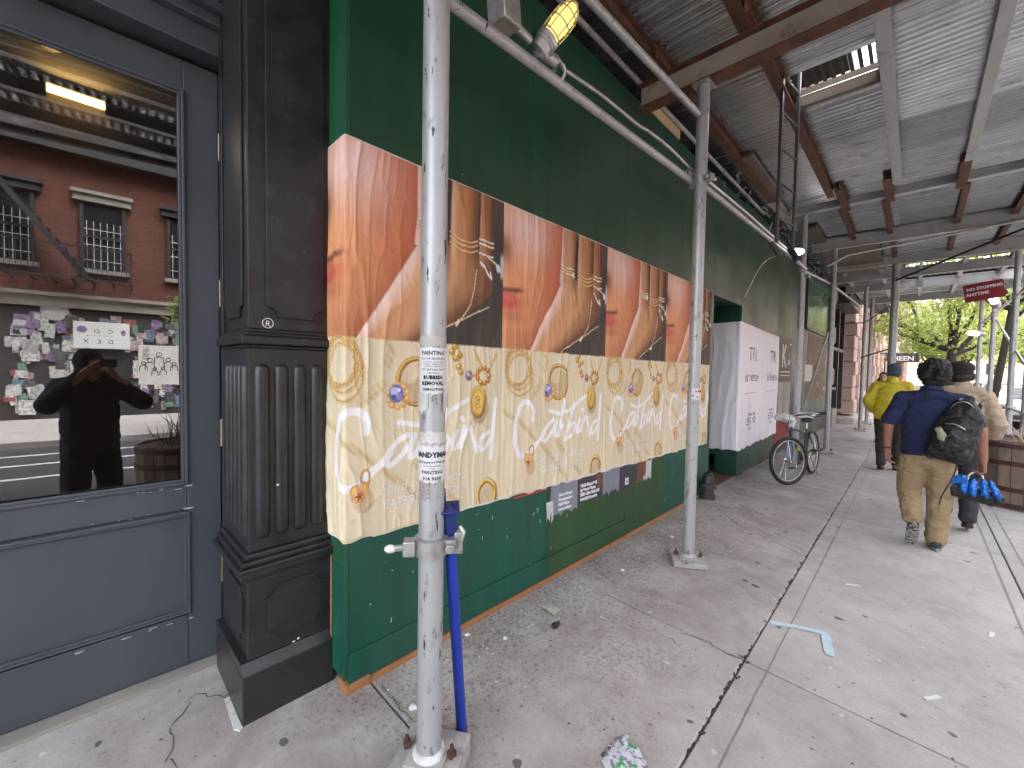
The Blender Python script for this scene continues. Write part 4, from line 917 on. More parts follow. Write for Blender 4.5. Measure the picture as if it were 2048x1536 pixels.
# posts
def clamp(par, x, y, z, r, ang, mat='galv_fit', white=False):
    m = MB(); d = Vector((cos(ang), sin(ang), 0)); c = Vector((x, y, z))
    m.lathe([(r+.002, -.028), (r+.013, -.024), (r+.013, .024), (r+.002, .028)], c, 24)
    e = Vector((-d.y, d.x, 0))
    m.box(c+d*(r+.03), (.06, .05, .05), Rz(ang)); m.box(c-d*(r+.028), (.05, .045, .05), Rz(ang))
    m.tube([c+d*(r+.035)-e*.05, c+d*(r+.035)+e*.055], .008, 8); m.lathe([(.016, -.008), (.016, .008)], c+d*(r+.035)-e*.045, 6, Rz(ang) @ Rx(pi/2))
    m.lathe([(.016, -.01), (.016, .01)], c+d*(r+.035)+e*.055, 6, Rz(ang) @ Rx(pi/2)); m.build('clamp', MT[mat], par, 35, False, .003)
def post(x, y, top, label, r=.0455, pad=.24, padrot=.6, padh=.085, group='scaffold posts of the sidewalk shed', clamps=(), cap_=True):
    g = gz(x); p = thing('scaffold_post', (x, y, g), label, 'scaffold post', group)
    m = MB(); n = 18; pts = [(x, y, g+padh+.012+(top-g-padh-.012)*k/n) for k in range(n+1)]
    m.tube(pts, r, 24); m.build('pipe', MT['rail_paint'], p, 50)
    m = MB(); m.box((x, y, g+padh/2), (pad, pad, padh), Rz(padrot)); m.build('timber_pad', MT['pad'], p, None, False, .008)
    m = MB(); m.box((x, y, g+padh+.006), (pad*.58, pad*.58, .010), Rz(padrot)); m.lathe([(r+.014, 0), (r+.010, .012), (r+.001, .018)], (x, y, g+padh+.011), 24)
    m.build('base_plate', MT['pad'], p, 40)
    for s in (-1, 1):
        q = Vector((cos(padrot), sin(padrot), 0))*s*pad*.36; m = MB(); m.box((x+q.x, y+q.y, g+padh+.022), (.030, .026, .022), Rz(padrot+s)); m.lathe([(.008, 0), (.008, .045)], (x+q.x, y+q.y, g+padh+.011), 8); m.build('bolt', MT['rust'], p, 30, False, .003)
    if cap_:
        m = MB(); m.box((x, y, top+.006), (.13, .16, .012)); m.build('head_plate', MT['galv_fit'], p)
    for z, a in clamps: clamp(p, x, y, z, r, a)
    return p
p1 = post(-1.265, .895, 3.985, 'nearest scaffold post, silver painted pipe covered with torn flyers', .0465, .25, .55, .09, clamps=())
# white collar at the foot of the first post
m = MB(); m.lathe([(.062, .10), (.058, .115), (.049, .122)], (-1.265, .895, gz(-1.265)), 24); m.build('collar', MT['paint_chip'], p1, 40)
# swivel clamp with wing bolts
c = Vector((-1.265, .895, .875)); ca = YAW+.1; m = MB()
m.lathe([(.047, -.034), (.062, -.030), (.062, .030), (.047, .034)], c, 28); m.build('clamp', MT['galv_fit'], p1, 35)
ex = Vector((cos(ca), sin(ca), 0)); ey = Vector((-sin(ca), cos(ca), 0)); m = MB()
m.box(c-ex*.075-ey*.02, (.045, .05, .056), Rz(ca)); m.tube([c-ex*.088-ey*.02, c-ex*.135-ey*.03], .012, 10); m.build('clamp_bolt', MT['galv_fit'], p1, 35, False, .004); m = MB(); m.box(c+ex*.068, (.05, .06, .05), Rz(ca)); m.box(c+ex*.10+ey*.02, (.03, .035, .08), Rz(ca))
m.tube([c+ex*.11-ey*.03+Vector((0,0,.02)), c+ex*.12-ey*.03+Vector((0,0,.055)), c+ex*.105-ey*.02+Vector((0,0,.075))], .008, 8); m.lathe([(.018, -.014), (.018, .014)], c+ex*.07-ey*.04, 6, Rz(ca) @ Rx(pi/2)); m.build('clamp_bolt', MT['galv_fit'], p1, 35, False, .004)
m = MB(); m.ell(c-ex*.142-ey*.031, (.022, .015, .015), Rz(ca)); m.build('wing_tip', MT['white_plastic'], p1, 60)
p2 = post(-1.275, 3.42, 3.755, 'second scaffold post, bare silver pipe crossing the right end of the posters', .0455, .26, .55, .045, clamps=((3.03, -.3),))
post(-1.385, 8.2, 4.09, 'third scaffold post beside the bicycle saddle', .0455, .22, .3, .04, clamps=((3.1, -.3),))
post(-1.215, 10.2, 3.945, 'fourth scaffold post by the end of the hoarding, just right of the bicycle', .0455, .22, .3, .04, clamps=((1.25, .3),))
post(-.385, 12.3, 3.92, 'thick scaffold post standing in mid pavement above the yellow jacket', .068, .26, .1, .04)
post(-1.05, 14.96, 3.91, 'slim dark scaffold post left of the yellow jacketed walker', .045, .26, .1, .03)
post(-1.06, 17.3, 3.92, 'farthest inner scaffold post close behind the slim dark one', .05, .26, .1, .03)
LR = ['kerbside scaffold post nearest the frame edge, shaded, behind the barrel planter', 'kerbside scaffold post second in from the frame edge, right of the beige hoodie', 'kerbside scaffold post with the white lamp, leaning right of the beige hoodie', 'farthest kerbside scaffold post, slim, left of the lamp post']
for k, y in enumerate((10.8, 12.4, 15.5, 18.4)): post(1.32, y, 3.93, LR[k], .047, .24, .1, .05, 'kerbside scaffold posts of the sidewalk shed', clamps=((3.05, 1.2), (.95, 1.0)))
for y in (-1.4, .888, 3.42, 7.0): post(1.32, y, 3.98, 'kerbside scaffold post beside the camera outside the frame', .047, .24, .1, .05, 'kerbside scaffold posts beside the camera')
post(-1.3, -1.4, 3.98, 'inner scaffold post behind the camera outside the frame')
def pipe(name, pts, r, label, cat, mat='rail_paint', n=14): m = MB(); m.tube(pts, r, n); return tag(m.build(name, MT[mat], None, 50), label, cat)
pipe('scaffold_rail', [(-1.335, -2.6, 2.79), (-1.335, 1.0, 2.927), (-1.335, 3.46, 3.04)], .024, 'long painted scaffold rail above the posters carrying the yellow lamp', 'scaffold rail')
pipe('scaffold_rail', [(-1.335, 3.30, 3.075), (-1.36, 7.4, 3.235), (-1.36, 8.3, 3.25)], .024, 'scaffold rail running on from the second post to the white lamp', 'scaffold rail')
pipe('scaffold_rail', [(-1.40, 8.1, 3.22), (-1.26, 10.3, 3.30), (-1.15, 15, 3.4)], .022, 'scaffold rail beyond the third post towards the stone facade', 'scaffold rail')
pipe('scaffold_rail', [(-1.31, -2.6, 3.30), (-1.30, 1.884, 3.466), (-1.29, 3.36, 3.53)], .024, 'upper scaffold rail under the deck ending at the second post', 'scaffold rail')
cd = [(-1.30, 1.62, 3.03)]+[(-1.318+.006*sin(y*7), y, 3.035+.043*(y-1.6)+.012*sin(y*3.1)+(.012 if y > 2.6 else 0)) for y in np.arange(1.7, 3.5, .1)]
pipe('conduit', cd, .011, 'thin grey conduit following the long rail from the yellow lamp', 'conduit', 'galv_fit', 10)
pipe('conduit', [(-1.32, 3.45, 3.13), (-1.33, 5, 3.2), (-1.345, 6.8, 3.25)], .012, 'thin bright conduit from the second post to the white lamp', 'conduit', 'white_plastic', 10)
pipe('conduit', [(-1.30, 10.0, 3.60), (-1.0, 10.08, 3.78), (1.5, 10.08, 3.98)], .022, 'bright conduit running along the third cross beam', 'conduit', 'galv_fit', 10)
pipe('scaffold_rail', [(1.32, 8.0, .93), (1.32, 19, .95)], .022, 'low kerbside scaffold rail behind the beige hoodie', 'scaffold rail')
pipe('scaffold_rail', [(1.30, 8.0, 3.05), (1.30, 19, 3.05)], .022, 'high kerbside scaffold rail level with the red sign', 'scaffold rail')
pipe('diagonal_brace', [(1.36, 15.4, 2.9), (1.36, 10.9, 1.6)], .02, 'kerbside diagonal brace falling towards the nearest shaded post', 'brace', 'galv_fit')
pipe('scaffold_rail', [(-1.1, 14.9, 2.0), (-.35, 12.3, 2.14)], .016, 'dark tie rod between slim post and thick post, lower', 'scaffold rail', 'black_wire')
pipe('scaffold_rail', [(-1.7, 14.8, 2.95), (-1.05, 14.9, 2.95), (-.38, 12.35, 3.10)], .014, 'dark tie rod between slim post and thick post, upper', 'scaffold rail', 'black_wire')
# bulkhead lamps
def bulkhead(name, base, axis, label, glassm, s=1.0, scrap=True):
    b = Vector(base); a = Vector(axis).normalized(); t = thing(name, base, label, 'lamp'); q = a.to_track_quat('Z', 'Y').to_matrix()
    m = MB(); m.lathe([(.030*s, -.03*s), (.046*s, -.02*s), (.048*s, .03*s), (.053*s, .034*s), (.053*s, .052*s), (.046*s, .058*s)], b, 24, q); m.ring(b+a*.02*s, .048*s, .005*s, a, 24, 6)
    m.build('lamp_base', MT['galv_fit'], t, 40)
    m = MB(); m.lathe([(.036*s, .056*s), (.039*s, .075*s), (.044*s, .12*s), (.043*s, .165*s), (.034*s, .20*s), (.018*s, .218*s), (.003*s, .223*s)], b, 24, q); m.build('glass_globe', glassm, t, 60)
    m = MB(); wr = .0035*s
    for z, r in ((.065, .050), (.125, .054), (.175, .050)): m.ring(b+a*z*s, r*s, wr, a, 24, 6)
    for k in range(6):
        an = 2*pi*k/6; d = q @ Vector((cos(an), sin(an), 0)); m.tube([b+d*.050*s+a*.06*s, b+d*.054*s+a*.125*s, b+d*.050*s+a*.175*s, b+d*.036*s+a*.212*s, b+d*.014*s+a*.232*s, b+a*.236*s], wr, 6)
    m.build('wire_guard', MT['galv_fit'], t, 60); return t, b, a
t, b, a = bulkhead('bulkhead_lamp', (-1.315, 1.52, 3.03), (.46, .30, .62), 'lit yellow caged bulkhead lamp on the long rail above the posters', MT['lamp_glass'], 1.02)
m = MB(); m.box((-1.33, 1.29, 3.055), (.10, .115, .115), Rx(.12) @ Rz(.1)); m.build('junction_box', MT['galv_fit'], t, None, False, .008)
m = MB(); m.tube([(-1.33, 1.35, 3.045), (-1.325, 1.45, 3.03)], .020, 12); m.tube([(-1.315, 1.50, 3.01), (-1.315, 1.62, 3.02)], .030, 16); m.lathe([(.008, 0), (.008, .014)], (-1.285, 1.55, 3.0), 10, Ry(pi/2)); m.build('conduit_elbow', MT['galv_fit'], t, 40)
m = MB()
for k in range(3): m.ring((-1.325, 1.66+k*.008, 2.995), .042, .002, (.1*k, 1, .15), 24, 5)
m.build('tie_wire', MT['white_plastic'], t, 60)
t2, b2_, a2 = bulkhead('bulkhead_lamp', (-1.36, 6.86, 3.21), (.75, .55, .05), 'lit white lamp on the rail beside the third scaffold post', MT['lamp_white'], 1.0)
t3, b3_, a3 = bulkhead('bulkhead_lamp', (1.25, 14.3, 3.12), (-.2, -.3, .5), 'lit white lamp on the kerbside post under the red sign', MT['lamp_white'], 1.5)
t4, b4_, a4 = bulkhead('bulkhead_lamp', (1.18, 16.0, 2.62), (-.6, -.3, .1), 'lower white lamp on the kerbside rail in front of the tree', MT['lamp_white'], 1.3)
pts = smooth_line([(-1.40, 6.84, 3.20), (-1.62, 6.75, 3.12), (-1.72, 6.60, 2.78), (-1.79, 6.62, 2.62), (-1.842, 6.67, 2.605)])
pipe('loose_cable', pts, .007, 'loose cream cable hanging from the white lamp to the alcove corner', 'cable', 'wire', 8)
# red street sign at the kerb
rsn = thing('street_sign', (1.1, 14.0, 3.4), 'red street sign hung high between the kerbside posts', 'sign')
m = MB(); m.box((1.02, 14.0, 3.44), (.60, .02, .40), Rz(-.1) @ Ry(-.14)); m.build('plate', pm('red sign paint', (.25,.012,.02), .45), rsn, None, False, .003)
for k, (body, sz) in enumerate((('NO STOPPING', .085), ('ANYTIME', .085))):
    m = MB(); flat_text(m, body, (.76, 13.985, 3.45-.12*k), (cos(.14)*.96, -.10, .14), (-.14, 0, 1), sz, .004, fat=.004); m.build('lettering', MT['white_ink'], rsn)
# drop ladder hanging through the hatch
ld = thing('drop_ladder', (-.93, 4.6, 2.85), 'black iron drop ladder hanging through the hatch in the deck', 'ladder')
LA, LB = Vector((-.955, 4.42, 0)), Vector((-.90, 4.80, 0))
for q in (LA, LB):
    m = MB(); m.beam((q.x, q.y, 2.72), (q.x, q.y, 5.3), .022, .055, (0,1,0)); m.build('rail', MT['frame_dark'], ld, None, False, .002)
m = MB()
for k in range(8):
    m2 = MB(); z = 2.95+k*.31; m2.tube([(LA.x, LA.y, z), (LB.x, LB.y, z)], .011, 8); m2.build('rung', MT['frame_dark'], ld, 50)
m = MB(); m.beam((-.99, 4.38, 2.72), (-.93, 4.44, 2.60), .03, .03); m.build('foot_hook', MT['frame_dark'], ld); m = MB(); m.beam((-.93, 4.86, 2.76), (-.86, 4.80, 2.62), .03, .05); m.build('foot_hook', MT['frame_dark'], ld)
fe2 = thing('fire_escape', (-1.3, 8.5, 6.4), 'fire escape landing with barred railing seen through the deck hatch', 'fire escape')
m = MB()
for k in range(18): m.beam((-2.5+k*.115, 6.4, 6.3), (-2.5+k*.115, 11.2, 6.3), .05, .02)
for y in (6.6, 7.7, 8.8, 10.2): m.beam((-2.5, y, 6.26), (-.5, y, 6.26), .05, .05)
m.box((-1.3, 8.1, 6.33), (.75, .8, .02)); m.build('landing', MT['ink'], fe2)
m = MB()
for k in range(40): m.beam((-.55, 6.4+k*.12, 6.3), (-.55, 6.4+k*.12, 7.2), .022, .022)
for z in (6.32, 6.75, 7.2): m.beam((-.55, 6.35, z), (-.55, 11.2, z), .035, .035)
for k in range(16): m.beam((-2.5+k*.125, 11.2, 6.3), (-2.5+k*.125, 11.2, 7.2), .022, .022)
m.build('railing', MT['galv_fit'], fe2)
m = MB()
for s in (0, .5): m.beam((-1.7+s, 7.0, 6.3), (-1.7+s, 10.2, 9.8), .04, .14)
for k in range(14): m.beam((-1.7, 7.1+k*.22, 6.45+k*.24), (-1.2, 7.1+k*.22, 6.45+k*.24), .16, .02)
m.build('stair', MT['ink'], fe2)
# flyers wrapped round the first post
def wrap(name, z0, z1, a0, a1, mat, label, cat='flyer', lift=.0015, jag=.006, group='torn flyers on the nearest post', r=.0465, cx=-1.265, cy=.895, par=None):
    n = 16; V = []; zb = [z0+rng.normal(0, jag) for _ in range(n+1)]; zt = [z1+rng.normal(0, jag*.5) for _ in range(n+1)]
    for k in range(n+1):
        a = a0+(a1-a0)*k/n; rr = r+lift+rng.uniform(0, .001)
        for q in range(5): f = q/4; V.append((cx+rr*cos(a), cy+rr*sin(a), zb[k]*(1-f)+zt[k]*f))
    m = MB(); m.add(V, [(5*k+q, 5*k+5+q, 5*k+6+q, 5*k+1+q) for k in range(n) for q in range(4)])
    o = m.build(name, mat, par, 60); return tag(o, label, cat, group) if par is None else o
def wtext(mb, body, z, size, ac, r=.0465, cx=-1.265, cy=.895, lift=.0032, fat=.006, x0=-.5):
    V, F = text2d(body, size, 0, fat*size/.02*.02, 1.0, 1); w = V[:, 0].max()
    for_ = []
    for x, y in V:
        a = ac+(x+x0*w)/(r+lift); for_.append((cx+(r+lift)*cos(a), cy+(r+lift)*sin(a), z+y))
    mb.add(for_, F)
FA = atan2(0-.895, 0+1.265)          # the side of the post that faces the camera
def flyer(label, z0, z1, span, lines, lift=.0015, off=0, jag=.006):
    t = thing('flyer', (-1.265, .895, z0), label, 'flyer', 'torn flyers on the nearest post')
    wrap('paper', z0, z1, FA-span+off, FA+span+off, MT['white_paper'], None, lift=lift, jag=jag, par=t)
    m = MB()
    for body, z, sz, fat in lines: wtext(m, body, z, sz, FA+off, lift=lift+.0016, fat=fat)
    m.build('printing', MT['ink'], t); return t
flyer('upper white flyer reading RUBBISH REMOVAL DEMOLITION', 1.438, 1.60, 1.45, [('PAINTING', 1.574, .020, .02), ('FLOOR SANDING', 1.557, .012, .005), ('• TILE WORK  • BATHROOMS', 1.547, .006, .005), ('KITCHENS  CEMENT WORK', 1.539, .006, .005), ('SHEETROCK  DRYWALL', 1.531, .006, .005), ('NYC 24/7 CALL NOW', 1.519, .009, .02), ('FREE ESTIMATES', 1.508, .006, .01), ('RUBBISH', 1.488, .019, .05), ('REMOVAL', 1.467, .019, .05), ('DEMOLITION', 1.447, .014, .03)], jag=.003)
flyer('lower white flyer reading MAN and PAINTING with torn edges', 1.118, 1.25, 1.45, [('HANDYMAN', 1.209, .026, .05), ('All Projects are Welcome', 1.188, .011, .02), ('we have the manpower', 1.176, .007, .005), ('Licensed', 1.168, .006, .005), ('PAINTING', 1.149, .018, .02), ('914 9600', 1.126, .019, .03)])
wrap('paper_strip', 1.258, 1.30, FA-1.6, FA+1.5, MT['torn'], 'torn cream paper strip round the nearest post', 'paper scrap')
wrap('paper_strip', 1.605, 1.642, FA-1.6, FA+1.4, pm('dirty tape', (.42,.40,.36), .7), 'dirty tape band round the nearest post above the rubbish removal flyer', 'paper scrap', .001)
wrap('paper_strip', 1.372, 1.437, FA-1.5, FA-.35, MT['torn'], 'grey torn scrap below the rubbish removal flyer', 'paper scrap', .003, .012)
wrap('paper_strip', 1.375, 1.446, FA+.75, FA+1.5, MT['torn'], 'narrow curled scrap below the rubbish removal flyer, right side', 'paper scrap', .007, .012)
wrap('paper_strip', 1.06, 1.125, FA-1.1, FA-.1, pm('hatched sticker', (.30,.27,.27), .8, 0, .5, 120), 'grey brown hatched sticker remnant under the PAINTING flyer', 'sticker', .001, .01)
stt = wrap('sticker', 1.31, 1.40, FA-.9, FA+1.2, MT['white_paper'], 'small white sticker with red blots on the second post', 'sticker', .002, .002, 'torn flyers on the second post', .0455, -1.275, 3.42)
m = MB()
for k in range(7): a = FA+rng.uniform(-.7, 1.0); m.ell((-1.275+.0485*cos(a), 3.42+.0485*sin(a), rng.uniform(1.33, 1.385)), (.006, .006, .009), None, 8, 5)
m.build('red_blot', pm('red ink', (.35,.05,.06), .7), stt)['kind'] = 'stuff'
# ------------------------------------------------------------------ leaning blue pipe
bpz = thing('blue_pipe', (-1.30, 1.07, gz(-1.3)), 'blue painted steel pipe leaning beside the nearest post', 'pipe')
B0, B1 = Vector((-1.300, 1.085, gz(-1.3)+.01)), Vector((-1.243, .955, 1.0)); bd_ = (B1-B0).normalized()
m = MB(); m.tube([B0+(B1-B0)*k/8 for k in range(9)], .0215, 20); m.build('pipe', MT['blue_pipe'], bpz, 40)
m = MB(); R = bd_.to_track_quat('Z', 'X').to_matrix()
m.lathe([(.027, -.10), (.030, -.09), (.030, 0)], B1, 20, R); m.box(B1+bd_*.005, (.10, .085, .008), R @ Rz(.5)); m.box(B1+bd_*.045+R @ Vector((-.03,.03,0)), (.006, .07, .085), R @ Rz(.5)); m.lathe([(.010, 0), (.010, .012)], B1+bd_*.01+R @ Vector((.02,-.015,0)), 8, R)
m.build('pipe_bracket', pm('dark blue steel', (.012,.025,.15), .45), bpz, 35, False, .002)
m = MB(); m.ring(B0+(B1-B0)*.045, .0225, .003, bd_, 20, 5); m.build('rust_ring', MT['rust'], bpz, 50)

# ------------------------------------------------------------------ bicycle (x forward, y left, z up)
bk = thing('bicycle', (-1.10, 7.92, gz(-1.1)), 'dark bicycle parked against the third post with white bag over its handlebar', 'bicycle', None, None, atan2(-.99, -.12))
bk.rotation_euler = (radians(3), 0, atan2(-.99, -.10))
R_ = .335; blue = pm('dark bicycle enamel', (.015,.02,.03), .3, 0, .2, 10); lb = pm('pale blue bicycle enamel', lin(104,132,160), .3, .4)
def wheel(cx, R, name='wheel'):
    w = bpy.data.objects.new(name, None); C.objects.link(w); w.parent = bk; WL[w.name] = (0,0,0); w.location = cx; w.rotation_euler = (0,0,R)
    MB().ring((0,0,0), R_-.022, .024, (0,1,0), 48, 10).build('tyre', MT['rubber'], w, 60, True)
    MB().ring((0,0,0), R_-.055, .010, (0,1,0), 48, 8, ry=.012).build('rim', MT['galv_fit'], w, 60, True)
    m = MB(); m.lathe([(.018,-.05),(.030,-.048),(.018,-.04),(.018,.04),(.030,.048),(.018,.05)], (0,0,0), 14, Rx(pi/2))
    for k in range(28):
        a = 2*pi*k/28; s = 1 if k % 2 else -1; b = a+(.35 if k % 4 < 2 else -.35)
        m.tube([(.026*cos(b), .042*s, .026*sin(b)), ((R_-.06)*cos(a), 0, (R_-.06)*sin(a))], .0014, 4)
    m.build('spokes', MT['chrome'], w, 40, True); return w
steer = radians(-24)
H0 = Vector((.98, 0, .62)); H1 = Vector((.93, 0, .80)); BB = Vector((.42, 0, .28)); ST = Vector((.25, 0, .72)); AX = Vector((0,0,R_))
wheel((0,0,R_), 0); FW = Vector((1.07, 0, R_))
stq = Matrix.Rotation(steer, 3, (H1-H0).normalized())
def sp(p): return H0+stq @ (Vector(p)-H0)
fwc = sp(FW); w2 = wheel(tuple(fwc), steer)
m = MB()
m.tube([H0+Vector((.005,0,.02)), BB], .019, 10); m.tube([H1-Vector((0,0,.03)), ST-Vector((0,0,.06))], .016, 10); m.tube([BB, ST], .016, 10); m.tube([H0-(H1-H0)*.1, H1], .021, 12)
for s in (-1, 1): m.tube([BB+Vector((-.02,.03*s,0)), AX+Vector((0,.055*s,0))], .010, 8); m.tube([ST+Vector((0,.02*s,-.05)), AX+Vector((0,.055*s,0))], .008, 8)
m.lathe([(.024,-.04),(.024,.04)], BB, 14, Rx(pi/2)); m.build('frame', blue, bk, 50, True)
m = MB()
for s in (-1, 1): m.tube([sp((.985,.035*s,.60)), sp((1.0,.05*s,.50)), sp((1.04,.055*s,.40)), sp((1.07,.055*s,R_))], .013, 8)
m.tube([sp((.985,-.045,.61)), sp((.985,.045,.61))], .016, 8); m.build('fork', lb, bk, 50, True)
m = MB(); m.tube([sp((.93,0,.80)), sp((.905,0,.92)), sp((.955,0,.95))], .014, 10)
m.tube([sp((.82,.33,.965)), sp((.90,.22,.965)), sp((.955,.06,.95)), sp((.955,-.06,.95)), sp((.90,-.22,.965)), sp((.82,-.33,.965))], .012, 10); m.build('handlebar', MT['chrome'], bk, 50, True)
for s in (-1, 1):
    m = MB(); m.tube([sp((.83,.31*s,.965)), sp((.74,.38*s,.962))], .017, 10); m.build('grip', MT['rubber'], bk, 50, True)
    m = MB(); m.tube([sp((.90,.23*s,.955)), sp((.86,.30*s,.925)), sp((.80,.36*s,.93))], .006, 6); m.build('brake_lever', MT['black_plastic'], bk, 50, True)
m = MB(); m.tube([sp((.9,.2,.95)), sp((1.05,.12,1.0)), sp((1.05,.03,.8)), sp((.99,.03,.62))], .004, 6); m.tube([sp((.9,-.2,.95)), sp((1.06,-.1,.98)), (.9,-.03,.7), (.45,-.03,.4)], .004, 6); m.build('brake_cable', MT['black_wire'], bk, 50, True)
m = MB(); m.tube([ST-Vector((0,0,.06)), ST+Vector((-.035,0,.10))], .013, 10); m.build('seat_post', MT['chrome'], bk, 50, True)
m = MB(); m.ell((.21,0,.845), (.13,.085,.035)); m.ell((.32,0,.85), (.10,.035,.025)); m.build('saddle', MT['black_plastic'], bk, 60, True)
m = MB(); m.lathe([(.085,-.003),(.085,.003)], BB+Vector((0,-.05,0)), 24, Rx(pi/2)); m.ring(BB+Vector((0,-.05,0)), .088, .004, (0,1,0), 30, 5); m.build('chainring', MT['rust'], bk, 40, True)
m = MB(); m.tube([BB+Vector((0,-.06,0)), BB+Vector((.10,-.075,-.135))], .010, 8); m.tube([BB+Vector((0,.06,0)), BB+Vector((-.10,.075,.135))], .010, 8); m.build('crank', MT['chrome'], bk, 50, True)
for s, p in ((-1, (.10,-.12,-.135)), (1, (-.10,.12,.135))): m = MB(); m.box(BB+Vector(p), (.09,.085,.022)); m.build('pedal', MT['black_plastic'], bk, None, True, .004)
m = MB(); m.beam(BB+Vector((.08,-.058,.03)), AX+Vector((0,-.058,.035)), .006, .012); m.beam(BB+Vector((.08,-.058,-.085)), AX+Vector((0,-.058,-.035)), .006, .012); m.build('chain', MT['rust'], bk, None, True)
m = MB(); m.box((.70,.03,.48), (.13,.05,.045), Ry(.3)); m.build('yellow_lock', pm('yellow plastic', (.75,.55,.03), .4), bk, None, True, .008)
m = MB(); m.tube([(.28,.06,.30), (.20,.12,.03)], .011, 8); m.build('kickstand', MT['chrome'], bk, 50, True)
bk['label'] = 'dark bicycle parked by the third post, its front wheel turned towards the hoarding'
def blob(name, mat, parent, shapes, vox=.012, it=6, disp=0, dsize=.08, local=True, fac=.5, tag_=None):
    """one continuous skin grown over tapered capsules (c) and ellipsoids (e)"""
    m = MB()
    for s in shapes:
        if s[0] == 'c': m.cap(*s[1:])
        else: m.ell(*s[1:])
    me = m.mesh(name)
    for mm in (mat if isinstance(mat, (list, tuple)) else [mat]): me.materials.append(mm)
    o = link(name, me, parent)
    r = o.modifiers.new('skin', 'REMESH'); r.mode = 'VOXEL'; r.voxel_size = vox; r.use_smooth_shade = True
    s = o.modifiers.new('smooth', 'SMOOTH'); s.iterations = it; s.factor = fac
    if disp:
        t = bpy.data.textures.new(name+' folds', 'CLOUDS'); t.noise_scale = dsize; t.noise_depth = 3
        d = o.modifiers.new('folds', 'DISPLACE'); d.texture = t; d.strength = disp; d.mid_level = .5
    return o
# bags left on the bicycle
bm_ = bk.matrix_basis.copy(); bkM = Matrix.Translation(bk.location) @ bk.rotation_euler.to_matrix().to_4x4()
wpm = pm('crumpled white plastic bag', (.62,.63,.65), .28, 0, .12, 18, O1, .5, 40, .01)
q = bkM @ sp((.99,-.02,.93)); b1 = blob('plastic_bag', wpm, None, [('e', q, (.10,.10,.06)), ('e', q+Vector((.06,.05,-.06)), (.05,.05,.09)), ('e', q+Vector((-.08,0,.0)), (.07,.08,.05))], .012, 2, .05, .06)
tag(b1, 'crumpled white plastic bag tied over the bicycle handlebar', 'bag')
q = bkM @ Vector((.24,0,.93)); fbx = MB()
Rb = bk.rotation_euler.to_matrix(); fbx.box(q+Vector((0,0,-.015)), (.24,.19,.05), Rb @ Rz(.1)); fbx.box(q+Vector((0,0,.022)), (.25,.20,.022), Rb @ Rz(.13))
tag(fbx.build('white_cover', MT['white_plastic'], None, None, False, .02), 'white plastic cover and takeaway box on the bicycle saddle', 'box')

# ------------------------------------------------------------------ people
SK = pm('brown skin', lin(150,104,84), .5, 0, .08, 12); SKl = pm('light skin', lin(206,160,138), .5, 0, .06, 12)
HAIR = pm('black curly hair', (.012,.010,.010), .5, 0, .4, 40, O1, .8, 120, .01)
def cloth(name, col, rough=.85, var=.10, st=(1,1,1.8)):
    m = pm(name, col, rough, 0, var, 7, O1, .25, 220, .002); nt = m.node_tree; p = nt.nodes['Principled BSDF']
    v = coord(nt, 'Object', st); n = noise(nt, v, 9, 3, .5, .8); prev = p.inputs['Normal'].links[0].from_socket
    nt.links.new(bump(nt, n, .9, .035, prev), p.inputs['Normal']); return m
def hand(W_, d, s, n, k=1.0, curl=.5):
    """capsules of a palm, four unequal bent fingers and a thumb; d along the hand, s towards the thumb, n the palm's face"""
    W_, d, s, n = Vector(W_), Vector(d).normalized(), Vector(s).normalized(), Vector(n).normalized(); L = []
    for o in (.028, .009, -.010, -.027): L.append(('c', W_+d*.012*k+s*o*.55*k, .016*k, W_+d*.085*k+s*o*k, .0125*k))
    for o, ln_, r in ((.030, .070, .0088), (.011, .080, .0092), (-.009, .075, .0088), (-.028, .058, .0078)):
        b = W_+d*.088*k+s*o*k; p1_ = b+(d*cos(curl*.6)+n*sin(curl*.6))*ln_*.5*k; p2_ = p1_+(d*cos(curl*1.8)+n*sin(curl*1.8))*ln_*.5*k
        L += [('c', b, r*k, p1_, r*.95*k), ('c', p1_, r*.95*k, p2_, r*.8*k)]
    b = W_+d*.03*k+s*.03*k; p1_ = b+(d*.65+s*.65+n*.25).normalized()*.038*k; p2_ = p1_+(d*.9+s*.1+n*.4).normalized()*.03*k
    return L+[('c', b, .012*k, p1_, .0105*k), ('c', p1_, .0105*k, p2_, .009*k)]
def head(c, s=1.0, yaw=0):
    c = Vector(c); R = Rz(yaw); P = lambda x, y, z: c+R @ Vector((x*s, y*s, z*s))
    L = [('e', P(0,-.005,.02), (.074*s,.092*s,.092*s), R), ('e', P(0,.03,-.045), (.056*s,.062*s,.066*s), R), ('c', P(0,.088,.012), .010*s, P(0,.112,-.022), .013*s), ('e', P(0,.078,-.062), (.026*s,.016*s,.010*s), R), ('e', P(0,.066,-.095), (.026*s,.026*s,.022*s), R)]
    for q in (-1, 1): L += [('e', P(.076*q,-.002,-.005), (.010*s,.020*s,.032*s), R), ('c', P(.015*q,.088,.034), .008*s, P(.048*q,.076,.034), .008*s), ('e', P(.034*q,.064,-.035), (.022*s,.022*s,.020*s), R)]
    return L
def eyes(par, c, s=1.0, yaw=0):
    R = Rz(yaw); c = Vector(c); m = MB()
    for q in (-1, 1): m.ell(c+R @ Vector((.031*q*s,.079*s,.014*s)), (.012*s,.006*s,.006*s), R, 10, 6)
    m.build('eyes', MT['white_plastic'], par, 60, True); m = MB()
    for q in (-1, 1): m.ell(c+R @ Vector((.031*q*s,.0845*s,.014*s)), (.0055*s,.003*s,.0055*s), R, 8, 6)
    m.build('iris', MT['ink'], par, 60, True)
